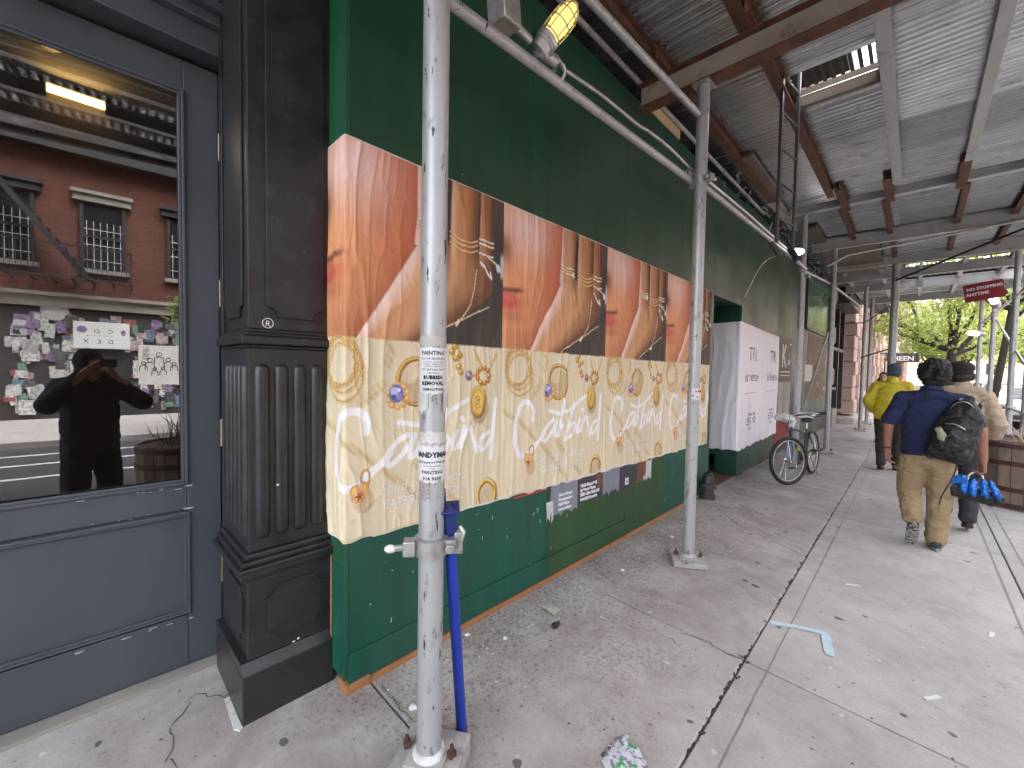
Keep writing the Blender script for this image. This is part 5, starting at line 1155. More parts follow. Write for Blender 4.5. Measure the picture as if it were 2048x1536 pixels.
def curls(par, c, n=420, r=(.098,.106,.108), col=None, back=True, L=.035, seed=3):
    R = np.random.default_rng(seed); m = MB(); c = Vector(c)
    for k in range(n):
        d = Vector(R.normal(0, 1, 3)).normalized()
        if d.y > .45 and d.z < .55: continue
        if d.z < -.75: continue
        q = c+Vector((d.x*r[0], d.y*r[1]-.03, d.z*r[2]+.02)); t = d.cross(Vector(R.normal(0, 1, 3))).normalized(); l = L*R.uniform(.6, 1.3)
        m.tube([q-d*.012, q+d*l*.35+t*l*.3, q+d*l*.55+t*l*.75, q+d*l*.30+t*l*1.05], [.0055, .0055, .0045, .002], 5)
    o = m.build('hair_curls', col or HAIR, par, 60, True); o['kind'] = 'stuff'; return o
def shoe(par, heel, toe, mat, sole, w=.05, up=(0,0,1), name='shoe'):
    h, t = Vector(heel), Vector(toe); d = (t-h).normalized(); up = Vector(up); up = (up-d*up.dot(d)).normalized(); L = (t-h).length; a = d.cross(up)
    o = blob(name, mat, par, [('c', h+d*.045+up*.05, .040, h+d*L*.45+up*.05, .044), ('c', h+d*L*.4+up*.045, .046, t-d*.045+up*.036, .036), ('c', h+d*.05+up*.055, .040, h+d*.055+up*.10, .040)], .007, 4)
    m = MB(); P = []
    for k in range(24):
        q = 2*pi*k/24; x = .5+.5*cos(q); P.append((L*x, (.041+.008*x)*sin(q)))
    m.prism(P, h, d, a, up*.024); o2 = m.build('sole', sole, o, None, True, .005)
    return o
# --- the man in the navy polo, walking away
mx, my = .105, 5.43; 
def torso(c0, c1, w0, w1, dp=.6, n=4):
    L = []
    for k in range(n+1):
        f = k/n; c_ = Vector(c0).lerp(Vector(c1), f); L.append(('e', c_, ((w0+(w1-w0)*f), (w0+(w1-w0)*f)*dp, .14)))
    return L
def person(loc, label, skin, hc, arms, legs, rz=0, vox=.0075, hs=1.0, hyaw=0, group=None):
    """the body itself: one continuous skin from head to feet"""
    sh = [('c', Vector(hc)+Vector((0,-.02,-.20)), .056, Vector(hc)+Vector((0,0,-.06)), .054)]+head(hc, hs, hyaw)
    sh += [('c', (-.14,-.01,hc[2]-.25), .05, (.14,-.01,hc[2]-.25), .05), ('e', (0,0,hc[2]-.36), (.165,.10,.17)), ('e', (0,0,hc[2]-.58), (.145,.095,.17)), ('e', (0,-.01,hc[2]-.72), (.16,.11,.13))]
    for A_ in arms:
        S_, E_, W_, hd_ = A_; sh += [('c', S_, .052, E_, .042), ('c', E_, .042, W_, .029)]+hd_
    for G in legs:
        Hh, K, An, T = G; sh += [('c', Hh, .082, K, .055), ('c', K, .055, An, .036), ('c', An, .036, T, .028)]
    o = blob('person', skin, None, sh, vox, 3); o.location = loc; o.rotation_euler = (0,0,rz); return tag(o, label, 'person', group)
hc = (.02,.05,1.60)
LA_ = ((-.185,0,1.36), (-.275,-.03,1.12), (-.275,.03,.875), hand((-.275,.03,.87), (.03,.12,-1), (.25,1,.1), (1,-.2,0), 1.0, .75))
RA_ = ((.185,0,1.36), (.315,-.07,1.13), (.345,-.02,.865), hand((.345,-.02,.86), (.05,.1,-1), (-.2,1,.1), (-1,-.2,0), 1.05, 1.35))
LL_ = ((-.10,0,.84), (-.115,.09,.50), (-.075,-.085,.26), (-.08,-.03,.07)); RL_ = ((.10,.02,.84), (.10,.10,.46), (.085,.03,.07), (.09,.17,.03))
man = person((mx, my, gz(mx)), 'person walking away in navy polo shirt and khaki trousers with a black backpack', SK, hc, (LA_, RA_), (LL_, RL_), radians(2))
NAVY = cloth('navy polo cotton', (.010,.015,.062)); KH = cloth('khaki twill', lin(152,132,102))
blob('shirt', NAVY, man, torso((0,-.005,.90), (0,0,1.24), .192, .196, .66)+[('c', (-.165,-.005,1.375), .068, (.165,-.005,1.375), .068), ('c', (-.185,0,1.38), .068, (-.265,-.02,1.17), .070), ('c', (.19,0,1.375), .068, (.285,-.05,1.17), .070), ('c', (-.09,-.015,1.40), .06, (.09,-.015,1.40), .06), ('c', (0,-.02,1.40), .075, (0,-.015,1.46), .064), ('e', (0,0,.89), (.192,.135,.055))], .011, 4, .022, .11)
m = MB(); m.lathe([(.074, -.01), (.082, -.006), (.073, .030), (.067, .026)], (.005,-.010,1.462), 24, Rx(-.16)); m.build('collar', NAVY, man, 50, True)
blob('trousers', KH, man, [('e', (0,-.005,.82), (.178,.135,.11)), ('c', (-.086,-.01,.80), .108, (-.102,.04,.62), .100), ('c', (-.102,.04,.62), .100, (-.108,.08,.50), .088), ('c', (-.108,.08,.50), .088, (-.080,-.07,.28), .076), ('c', (.088,.0,.80), .110, (.096,.05,.62), .102), ('c', (.096,.05,.62), .102, (.100,.085,.46), .088), ('c', (.100,.085,.46), .088, (.088,.035,.15), .078), ('c', (.088,.03,.15), .078, (.088,.03,.095), .080)], .009, 2, .020, .06)
blob('hair', HAIR, man, [('e', Vector(hc)+Vector((0,-.028,.03)), (.098,.106,.108)), ('e', Vector(hc)+Vector((0,-.055,-.055)), (.082,.062,.07))]+[('e', Vector(hc)+Vector((.095*cos(a_)*cos(b_), -.03+.10*sin(a_)*cos(b_)-.01, .03+.10*sin(b_))), (.030,.030,.028)) for a_, b_ in [(rng.uniform(pi*.95, 2.05*pi) if k % 3 else rng.uniform(0, 2*pi), rng.uniform(-.9 if k % 3 else .35, 1.5)) for k in range(70)]], .008, 1, .03, .03)
curls(man, hc, 900, (.094,.102,.104), None, True, .026)
SHO = pm('dark teal running shoe', (.02,.035,.045), .6, 0, .3, 30); SOLE = pm('pale shoe sole', (.35,.34,.33), .7, 0, .3, 60, (1,4,1), 0, 60, .004, [((.02,.02,.02), 30, .5, .52, (1,1,4))])
shoe(man, (.088,-.06,.0), (.098,.21,.0), SHO, SOLE); shoe(man, (-.068,-.165,.245), (-.082,-.035,-.005), SHO, SOLE, .05, (0,1,.45))
m = MB(); m.ring((-.275,.028,.885), .033, .006, (0,.2,1), 20, 6); m.build('wristband', MT['black_plastic'], man, 50, True)
wm = man.matrix_basis; MM = Matrix.Translation((mx, my, gz(mx))) @ Matrix.Rotation(radians(2), 4, 'Z')
MWp = lambda p: tuple(MM @ Vector(p))
# backpack hung from one shoulder
BPM = cloth('black nylon', (.013,.013,.015), .55); GRY = cloth('dark grey nylon', (.035,.035,.04), .5)
bpk = thing('backpack', MWp((.165,-.185,1.125)), 'bulky black backpack hung on the right shoulder of the navy polo man', 'backpack', None, None, 0); bpk.rotation_euler = (radians(-8), radians(12), radians(-14)); bpk.scale = (.66, .85, .94)
blob('pack_body', BPM, bpk, [('e', (0,0,.02), (.20,.115,.27)), ('c', (-.12,0,-.20), .10, (.13,0,-.20), .10), ('c', (-.06,-.01,.16), .10, (.06,-.01,.16), .10), ('c', (-.13,0,-.1), .09, (-.11,0,.1), .09), ('c', (.14,0,-.1), .09, (.11,0,.12), .09)], .012, 6, .03, .12)
blob('front_pocket', BPM, bpk, [('e', (0,-.09,-.10), (.165,.075,.135)), ('e', (0,-.085,.02), (.14,.06,.10))], .010, 4, .03, .10)
m = MB()
m.tube(smooth_line([(-.14,-.05,.14), (-.08,-.115,.245), (.03,-.10,.27), (.12,-.06,.18), (.16,-.04,.03)]), .0045, 6); m.tube(smooth_line([(-.09,-.155,.03), (0,-.172,.05), (.10,-.155,.02)]), .004, 6)
m.build('zip_line', MT['galv_fit'], bpk, 50, True)
for s in (-.10, .10): m = MB(); m.tube(smooth_line([(s,.02,.26), (s*.9,.12,.30), (s*.8,.18,.20), (s*.8,.15,.0)]), .018, 8); m.build('strap', GRY, bpk, 50, True)
m = MB(); m.tube(smooth_line([(-.04,.03,.265), (-.03,.0,.32), (.03,0,.32), (.04,.03,.265)]), .011, 8); m.build('top_handle', GRY, bpk, 50, True)
m = MB(); m.tube(smooth_line([(.10,.06,-.26), (.13,.02,-.42), (.10,-.02,-.62), (.115,-.03,-.70)]), .009, 6); m.build('loose_strap', GRY, bpk, 50, True); m = MB(); m.tube(smooth_line([(-.12,.05,-.26), (-.18,-.03,-.28), (-.10,-.04,-.31), (-.16,-.02,-.30)]), .012, 6); m.build('strap', GRY, bpk, 50, True)
m = MB(); m.ring((.02,-.165,-.10), .05, .008, (0,1,.2), 16, 6); m.build('side_loop', GRY, bpk, 50, True)
bt = MB(); R = Euler((.35,-.42,.1)).to_matrix(); bt.lathe([(.030,-.10), (.033,-.09), (.033,.02), (.026,.05), (.020,.065)], (0,0,0), 20, R); bt.lathe([(.023,.066), (.023,.095), (.013,.10)], (0,0,0), 20, R)
bo = bt.build('drink_bottle', pm('pale green grey bottle', lin(150,150,128), .35), None, 40); bo.location = MWp((.075,-.29,1.06)); tag(bo, 'pale green drink bottle in the side pocket of the black backpack', 'bottle')
# folded blue and black bag in his right hand
HB = Vector(MWp((.345,.0,.755)))
fb = thing('folded_bag', tuple(HB+Vector((-.03,0,-.125))), 'black bag with shiny blue pleats carried in the right hand of the navy polo man', 'bag')
fb.scale = (.78,.85,.88)
BLU = pm('shiny blue foil', (.008,.13,.52), .22, .2, .3, 12, O1, .5, 30, .01)
blob('bag_body', BPM, fb, [('c', (-.20,.02,-.02), .06, (.16,.02,-.10), .06), ('c', (-.16,.02,-.09), .055, (.12,.02,-.13), .045), ('c', (-.02,.01,.05), .035, (.02,.01,.12), .022)], .012, 3, .03, .06)
for k, (x0, z0, x1, z1) in enumerate(((-.24,.035,-.11,.075), (-.10,.07,-.105,-.03), (-.03,.06,-.035,-.05), (.045,.07,.06,-.045), (.10,.06,.145,-.04))):
    blob('blue_pleat', BLU, fb, [('c', (x0,-.045,z0), .022, (x1,-.055,z1), .036), ('c', (x0+.02,-.05,z0-.02), .018, (x1+.015,-.065,z1-.03), .022)], .008, 2, .02, .03)
m = MB(); m.tube(smooth_line([(-.07,-.02,.06), (-.06,-.02,.12), (.0,-.01,.155), (.04,-.01,.12), (.05,-.02,.06)]), .008, 8); m.build('handle', MT['white_plastic'], fb, 50, True)
# --- yellow jacket
yx, yy_ = -.27, 9.25; hc2 = (.015,.05,1.63)
yl = person((yx, yy_, gz(yx)), 'person ahead in bright yellow jacket and slate blue beanie', SK, hc2, (((-.2,0,1.42), (-.30,-.05,1.13), (-.20,.12,.98), hand((-.20,.12,.98), (.5,.8,-.2), (0,.2,1), (1,0,0))), ((.2,0,1.42), (.28,.0,1.12), (.22,.15,.95), hand((.22,.15,.95), (-.4,.8,-.3), (0,.2,1), (-1,0,0)))), (((-.09,0,.84), (-.10,.02,.46), (-.09,-.10,.10), (-.09,.02,.03)), ((.09,.02,.84), (.09,.14,.48), (.09,.16,.09), (.09,.29,.04))), 0, .010)
YEL = cloth('yellow shell jacket', (.50,.41,.02), .5); BRN = cloth('dark brown trousers', (.03,.025,.022))
blob('jacket', YEL, yl, torso((0,0,.93), (0,0,1.30), .225, .205, .68)+[('c', (-.16,0,1.41), .075, (.16,0,1.41), .075), ('c', (-.19,0,1.41), .072, (-.29,-.05,1.14), .074), ('c', (-.29,-.05,1.14), .074, (-.24,.10,.99), .058), ('c', (.19,0,1.41), .072, (.27,0,1.13), .074), ('c', (.27,0,1.13), .074, (.24,.12,.97), .062), ('c', (0,-.01,1.44), .09, (0,0,1.52), .075), ('e', (0,0,.90), (.20,.15,.05))], .013, 4, .03, .12)
blob('trousers', BRN, yl, [('e', (0,0,.85), (.17,.13,.11)), ('c', (-.085,0,.82), .10, (-.10,.02,.46), .08), ('c', (-.10,.02,.46), .08, (-.09,-.09,.13), .066), ('c', (.085,.01,.82), .10, (.09,.14,.47), .08), ('c', (.09,.14,.47), .08, (.09,.16,.12), .066)], .013, 4, .025, .1)
blob('beanie', cloth('slate blue knit', (.045,.06,.10)), yl, [('e', Vector(hc2)+Vector((0,-.015,.045)), (.094,.110,.105)), ('e', Vector(hc2)+Vector((0,-.035,-.03)), (.090,.092,.075))], .009, 5, .012, .03)
BOOT = pm('tan boot', lin(120,76,46), .6); shoe(yl, (-.09,-.16,.06), (-.09,.07,.0), BOOT, MT['rubber']); shoe(yl, (.09,.09,.0), (.09,.35,.0), BOOT, MT['rubber'])
# --- beige hoodie
bx_, by_ = .36, 6.45; hc3 = (-.02,.05,1.62)
bg_ = person((bx_, by_, gz(bx_)), 'person in beige hooded jacket and black cap walking ahead of the navy polo man', SK, hc3, (((-.18,0,1.39), (-.25,-.02,1.12), (-.235,.14,.95), hand((-.24,.14,.95), (.4,.8,-.3), (0,.2,1), (1,0,0))), ((.18,0,1.39), (.262,-.04,1.12), (.215,.12,.98), hand((.215,.12,.98), (-.5,.7,-.4), (0,.2,1), (-1,0,0)))), (((-.09,0,.84), (-.10,.14,.47), (-.09,.12,.09), (-.09,.25,.04)), ((.09,0,.84), (.09,.02,.46), (.09,-.14,.12), (.09,-.02,.03))), radians(-4), .010)
BEI = cloth('beige fleece', lin(176,158,136))
blob('jacket', BEI, bg_, torso((0,0,.90), (0,0,1.28), .19, .19, .66)+[('c', (-.15,0,1.39), .07, (.15,0,1.39), .07), ('c', (-.175,0,1.39), .070, (-.25,-.02,1.12), .066), ('c', (-.25,-.02,1.12), .066, (-.24,.12,.97), .052), ('c', (.175,0,1.39), .070, (.265,-.045,1.12), .066), ('c', (.265,-.045,1.12), .066, (.245,.09,1.0), .056), ('c', (0,0,1.43), .09, (0,.01,1.50), .075), ('e', (0,0,.88), (.20,.14,.06))], .012, 4, .028, .1)
m = [('e', (x, -.075-.03*cos(x*9), 1.455-.3*x*x), (.045,.045,.05)) for x in np.linspace(-.13, .13, 9)]
blob('hood', BEI, bg_, m+[('e', (0,-.10,1.40), (.12,.05,.07))], .011, 3, .02, .06)
blob('trousers', cloth('dark grey trousers', (.03,.03,.035)), bg_, [('e', (0,0,.84), (.17,.13,.11)), ('c', (-.085,0,.82), .10, (-.10,.14,.47), .08), ('c', (-.10,.14,.47), .08, (-.09,.12,.13), .066), ('c', (.085,.01,.82), .10, (.09,.02,.46), .08), ('c', (.09,.02,.46), .08, (.09,-.13,.15), .066)], .013, 4, .025, .1)
blob('cap', cloth('black knit cap', (.010,.010,.011)), bg_, [('e', Vector(hc3)+Vector((0,-.01,.065)), (.108,.116,.075)), ('e', Vector(hc3)+Vector((0,-.02,.02)), (.098,.106,.055))], .009, 4, .01, .03)
blob('hair', HAIR, bg_, [('e', Vector(hc3)+Vector((.0,-.045,-.03)), (.088,.075,.07)), ('e', Vector(hc3)+Vector((.085,-.02,-.02)), (.025,.035,.05))], .009, 2, .02, .03)
shoe(bg_, (-.09,.05,.0), (-.09,.31,.0), MT['black_plastic'], MT['rubber']); shoe(bg_, (.09,-.20,.09), (.09,.02,.0), MT['black_plastic'], MT['rubber'])
# --- woman coming towards the camera
wx, wy = -.52, 12.9; hc4 = (0,.03,1.52)
wo2 = person((wx, wy, gz(wx)), 'person with long brown hair in striped dark top approaching beyond the yellow jacket', SKl, hc4, (((-.17,0,1.33), (-.23,-.02,1.06), (-.22,.04,.85), hand((-.22,.04,.85), (0,.1,-1), (0,1,0), (1,0,0))), ((.17,0,1.33), (.23,-.02,1.06), (.22,.04,.85), hand((.22,.04,.85), (0,.1,-1), (0,1,0), (-1,0,0)))), (((-.08,0,.80), (-.085,.06,.44), (-.08,.05,.08), (-.08,.18,.03)), ((.08,0,.80), (.085,.0,.44), (.08,-.12,.10), (.08,0,.03))), pi-.15, .010)
eyes(wo2, hc4)
blob('top', cloth('dark striped knit', (.03,.032,.05)), wo2, torso((0,0,.88), (0,0,1.22), .15, .165, .66)+[('c', (-.15,0,1.33), .068, (.15,0,1.33), .068), ('c', (-.17,0,1.33), .07, (-.235,-.02,1.06), .06), ('c', (-.235,-.02,1.06), .06, (-.225,.03,.88), .05), ('c', (.17,0,1.33), .07, (.235,-.02,1.06), .06), ('c', (.235,-.02,1.06), .06, (.225,.03,.88), .05)], .013, 4, .02, .1)
m = MB()
for z in (1.0, 1.06, 1.12, 1.18, 1.24): m.lathe([(.163, z), (.163, z+.022)], (0,0,0), 28, Matrix.Diagonal((1.05,.80,1)), 0, False)
m.build('stripe', MT['white_paper'], wo2, 60, True)
blob('trousers', cloth('dark jeans', (.02,.025,.045)), wo2, [('e', (0,0,.82), (.15,.11,.10)), ('c', (-.075,0,.79), .085, (-.085,.06,.44), .062), ('c', (-.085,.06,.44), .062, (-.08,.05,.10), .05), ('c', (.075,0,.79), .085, (.085,0,.44), .062), ('c', (.085,0,.44), .062, (.08,-.11,.12), .05)], .013, 4, .015, .1)
blob('hair', pm('brown hair', (.06,.028,.016), .5, 0, .3, 30, (1,1,.2)), wo2, [('e', Vector(hc4)+Vector((0,-.025,.045)), (.088,.095,.085)), ('c', Vector(hc4)+Vector((-.075,-.01,-.02)), .032, Vector(hc4)+Vector((-.11,.03,-.25)), .035), ('c', Vector(hc4)+Vector((.075,-.01,-.02)), .032, Vector(hc4)+Vector((.11,.03,-.22)), .035), ('c', Vector(hc4)+Vector((0,-.07,0)), .06, Vector(hc4)+Vector((0,-.08,-.24)), .06)], .010, 3, .02, .04)
shoe(wo2, (-.08,0,.0), (-.08,.23,.0), MT['black_plastic'], MT['rubber']); shoe(wo2, (.08,-.17,.06), (.08,.05,0), MT['black_plastic'], MT['rubber'])
# --- the photographer, who shows in the door glass
px_, py_ = .37, -.16; ry = YAW+.18; RZ = Rz(ry); iv = RZ.transposed()
ph_l = iv @ Vector((0-px_, 0-py_, 0)); hz = CAMH-gz(px_)
hc5 = (-.02,.04,1.56)
HL = Vector((ph_l.x-.085, ph_l.y-.10, hz-.03)); HR = Vector((ph_l.x+.085, ph_l.y-.09, hz-.035))
pg = person((px_, py_, gz(px_)), 'person in black hooded top holding up a phone, reflected in the door glass', SK, hc5, (((-.2,0,1.36), (-.36,.10,1.22), HL-Vector((.0,.06,.05)), hand(HL-Vector((.0,.06,.05)), (.15,.6,.7), (.8,0,.5), (.3,.6,-.3), .85)), ((.2,0,1.36), (.36,.12,1.20), HR-Vector((0,.06,.05)), hand(HR-Vector((0,.06,.05)), (-.15,.6,.7), (-.8,0,.5), (-.3,.6,-.3), .85))), (((-.10,0,.84), (-.14,.02,.46), (-.15,0,.09), (-.17,.13,.03)), ((.10,0,.84), (.13,.02,.46), (.15,0,.09), (.17,.13,.03))), ry, .010)
eyes(pg, hc5); BLK = cloth('black cotton', (.006,.006,.007))
blob('hooded_top', BLK, pg, torso((0,0,.88), (0,0,1.24), .225, .225, .70)+[('c', (-.19,0,1.37), .09, (.19,0,1.37), .09), ('c', (-.20,0,1.37), .09, (-.36,.10,1.22), .085), ('c', (-.36,.10,1.22), .085, HL-Vector((.01,.11,.08)), .05), ('c', (.20,0,1.37), .09, (.36,.12,1.20), .085), ('c', (.36,.12,1.20), .085, HR-Vector((-.01,.11,.08)), .05), ('c', (0,-.02,1.38), .10, (0,-.01,1.48), .085), ('e', Vector(hc5)+Vector((0,-.03,.035)), (.105,.112,.125)), ('e', Vector(hc5)+Vector((0,-.05,-.08)), (.10,.09,.10))], .013, 4, .025, .12)
blob('trousers', BLK, pg, [('e', (0,0,.84), (.20,.15,.12)), ('c', (-.10,0,.82), .12, (-.14,.02,.46), .10), ('c', (-.14,.02,.46), .10, (-.15,0,.10), .085), ('c', (.10,0,.82), .12, (.13,.02,.46), .10), ('c', (.13,.02,.46), .10, (.15,0,.10), .085)], .013, 4, .025, .1)
shoe(pg, (-.14,-.07,.0), (-.18,.19,.0), MT['black_plastic'], MT['rubber']); shoe(pg, (.14,-.07,.0), (.18,.19,.0), MT['black_plastic'], MT['rubber'])
fo = Vector((-sin(YAW), cos(YAW), 0)); m = MB(); m.box(Vector((0,0,CAMH-.012))-fo*.030+Vector((cos(YAW), sin(YAW), 0))*.0, (.155,.008,.075), Rz(YAW)); ph = m.build('phone', MT['black_plastic'], None, None, False, .004); tag(ph, 'black phone held up by the person reflected in the door glass', 'phone')

# ------------------------------------------------------------------ half barrel planters
STV = [pm('barrel stave oak %d' % k, c, .8, 0, .25, 10, (1,1,.3), .3, 40, .003, [((.09,.075,.065), 12, .6, .74, O1)]) for k, c in enumerate((lin(116,102,90), lin(100,88,78), lin(126,112,99)))]
HOOP = pm('rusty barrel hoop', lin(78,52,44), .7, .3, .25, 10, O1, .2, 60, .002)
def barrel(x, y, label, H=.84, R0=.41, R1=.475):
    g = gz(x); t = thing('barrel_planter', (x, y, g), label, 'planter', 'wooden barrel planters along the kerb'); ns = 26
    rad = lambda f: R0+(R1-R0)*sin(pi*(.12+.5*f))**1.2
    for k in range(ns):
        a0, a1 = 2*pi*(k+.03)/ns, 2*pi*(k+.97)/ns; V = []; m = MB(); n = 6
        for i in range(n+1):
            f = i/n; z = g+.005+f*H; r = rad(f)+rng.uniform(-.0008, .0008)
            for a in (a0, a1):
                V.append((x+r*cos(a), y+r*sin(a), z))
            for a in (a0, a1): V.append((x+(r-.026)*cos(a), y+(r-.026)*sin(a), z))
        F = []
        for i in range(n):
            b = 4*i; F += [(b, b+1, b+5, b+4), (b+2, b+6, b+7, b+3), (b, b+4, b+6, b+2), (b+1, b+3, b+7, b+5)]
        F += [(0,2,3,1), (4*n, 4*n+1, 4*n+3, 4*n+2)]; m.add(V, F); m.build('stave', STV[k % 3], t)
    for f in (.06, .30, .68, .93):
        m = MB(); z = g+f*H; r = rad(f)
        m.lathe([(rad(f-.035)+.0015, -.028), (rad(f-.035)+.004, -.028), (rad(f+.035)+.004, .028), (rad(f+.035)+.0015, .028)], (x, y, z), 40); m.build('hoop', HOOP, t, 30)
    m = MB(); m.lathe([(R1-.05, H*.86), (R1-.10, H*.88), (.01, H*.90)], (x, y, g), 24); m.build('soil', MT['grout'], t)
    return t
barrel(1.04, 8.25, 'weathered barrel planter with dry stalks right of the navy polo man')
barrel(1.20, 5.65-5.05, 'barrel planter with grassy plants reflected at the lower right of the door glass', .68)
LEAF = pm('grass blade green', (.05,.09,.025), .6, 0, .35, 12); STALK = pm('dry pale stalk', lin(186,168,140), .8, 0, .15, 12)
def stalks(name, x, y, z, n, h, label, mat, w=.012, lean=.25):
    m = MB()
    for k in range(n):
        a = rng.uniform(0, 2*pi); r = rng.uniform(0, .30); q = Vector((x+r*cos(a), y+r*sin(a), z)); hh = h*rng.uniform(.5, 1.1); l = Vector((rng.normal(0, lean), rng.normal(0, lean), 1)).normalized()
        e = q+l*hh; mid = q+l*hh*.55+Vector((rng.normal(0, .03), rng.normal(0, .03), .02)); m.tube([q, mid, e+Vector((l.x, l.y, -.2))*.1*hh], [w*.5, w*.4, w*.12], 5)
    return tag(m.build(name, mat, None, 60), label, 'plant')
stalks('dry_stalks', 1.02, 8.2, .60, 13, .62, 'dry pale stalks standing in the visible barrel planter', STALK, .020, .3)
stalks('grassy_plant', 1.2, .6, .48, 60, .5, 'grassy plant in the barrel planter reflected in the door', LEAF, .012, .35)
# ------------------------------------------------------------------ small things on the pavement
sp_ = thing('standpipe', (-1.79, 5.28, gz(-1.79)), 'stubby grey standpipe cap at the alcove corner behind the second post', 'standpipe')
m = MB(); m.lathe([(.085, 0), (.085, .05), (.070, .06), (.070, .12), (.095, .13), (.095, .19), (.06, .20)], (-1.76, 5.28, gz(-1.76)), 24); m.build('body', pm('grey cast metal', (.06,.06,.06), .6, .3, .3, 20), sp_, 35)
m = MB(); m.lathe([(.075, .20), (.070, .24), (.045, .30), (.02, .33)], (-1.76, 5.28, gz(-1.76)), 20); m.ell((-1.74, 5.26, .30), (.03,.03,.03)); m.build('cap', pm('dark grey cap', (.035,.035,.035), .5, .3), sp_, 40)
def litter(name, poly, z, mat, label, cat, th=.0015, warp=.004):
    m = MB(); cx = sum(p[0] for p in poly)/len(poly); cy = sum(p[1] for p in poly)/len(poly); V = [(cx, cy, gz(cx)+z+warp)]
    for x, y in poly: V.append((x, y, gz(x)+z+rng.uniform(0, warp)))
    n = len(poly); m.add(V, [(0, 1+k, 1+(k+1) % n) for k in range(n)]); o = m.build(name, mat, None); s = o.modifiers.new('thick', 'SOLIDIFY'); s.thickness = th; return tag(o, label, cat)
litter('newspaper_scrap', [(-.86,1.50),(-.845,1.566),(-.82,1.60),(-.80,1.575),(-.765,1.58),(-.70,1.535),(-.70,1.46),(-.80,1.40),(-.84,1.42)], .004, pm('printed newspaper', lin(196,196,206), .8, 0, .18, 30, O1, 0, 60, .004, [((.16,.16,.19), 42, .52, .60, O1), ((.05,.32,.08), 11, .60, .64, O1)]), 'torn crumpled printed paper scrap on the pavement at the bottom edge', 'paper scrap', .001, .012)
m = MB(); flat_text(m, '16TH ST. QUAKER', (-.850, 1.40, gz(-.85)+.020), (.03,1,0), (-1,.03,0), .018, .001, fat=.0005)
m = MB(); V, F = text2d('16TH ST. QUAKER', .017, 0, .0006); m.add([(-.832-.0*x+.9*float(y)*-1+.045*float(x)*-1, 1.555-float(x)*.95, gz(-.83)+.0215) for x, y in V], F)
tp = bpy.data.objects['newspaper_scrap']; m.build('printed_line', MT['ink'], tp)
m = MB(); T1 = [((-.603,3.014), (-.586,2.973)), ((-.48,3.082), (-.475,3.042)), ((-.345,3.140), (-.350,3.092)), ((-.318,3.142), (-.345,3.085))]; T2 = [((-.312,3.135), (-.350,3.095)), ((-.288,3.02), (-.335,3.0)), ((-.270,2.94), (-.315,2.92)), ((-.262,2.90), (-.305,2.888))]
for T_ in (T1, T2):
    V = [(x, y, gz(x)+.0045+(.0008 if T_ is T2 else 0)) for p in T_ for (x, y) in p]; m.add(V, [(2*k, 2*k+2, 2*k+3, 2*k+1) for k in range(3)])
o = m.build('tape_strip', pm('pale blue tape', lin(186,204,214), .5, 0, .12, 18), None); tag(o, 'pale blue bent tape strip stuck on the pavement', 'tape'); s_ = o.modifiers.new('thick', 'SOLIDIFY'); s_.thickness = .0006
litter('paper_packet', [(-1.67,2.039),(-1.647,2.113),(-1.565,2.122),(-1.565,2.03)], .006, pm('pale packet', (.42,.42,.36), .6, 0, .3, 40), 'small pale flattened packet on the pavement near the hoarding', 'litter', .002, .010)
m = MB(); m.ell((-1.49, 1.952, gz(-1.49)+.014), (.022,.030,.014), Rz(.5), 9, 5); m.ell((-1.48, 1.965, gz(-1.49)+.026), (.012,.016,.012), None, 7, 4); tag(m.build('black_lump', MT['black_plastic'], None), 'crumpled black lump on the pavement before the hoarding', 'litter')
GUMS = [(-1.571,1.019,.016,'white paper wad beside the foot of the nearest post'), (-1.57,3.791,.014,'white crumpled wad on the pavement left of the second post foot'), (-1.562,2.876,.012,'white wad close to the hoarding foot'), (-1.622,1.659,.011,'small white wad right of the blue pipe'), (-1.79,1.52,.012,'white wad touching the hoarding sill')]
for x, y, r, l in GUMS: m = MB(); m.ell((x, y, gz(x)+r*.55), (r, r*1.2, r*.7), None, 8, 5); m.ell((x+r*.7, y+r*.5, gz(x)+r*.5), (r*.7, r*.6, r*.5), None, 7, 4); tag(m.build('paper_wad', MT['white_paper'], None), l, 'litter')
bits = MB()
for k in range(700):
    x = -1.85+abs(rng.normal(0, .5)); y = rng.uniform(.9, 6.5); r = rng.uniform(.0015, .0045)
    if x > 1: continue
    bits.ell((x, y, gz(x)+r*.4+.002), (r, r*rng.uniform(1, 2.5), r*.6), Rz(rng.uniform(0, 3)), 5, 3, int(rng.integers(0, 3)))
tag(bits.build('ground_grit', [MT['white_paper'], MT['grout'], MT['rawwood']]), kind='stuff')
for k, l in enumerate(('white paper sliver lying beyond the tape strip', 'white paper sliver nearest the bottom right of the pavement', 'white paper sliver by the right hand slab joint')):
    x, y = ((-.28, 4.0), (.12, 2.9), (.40, 3.9))[k]; m = MB(); m.box((x, y, gz(x)+.004), (.02, .09, .003), Rz(.4*k-1.0)); tag(m.build('paper_sliver', MT['white_paper']), l, 'litter')
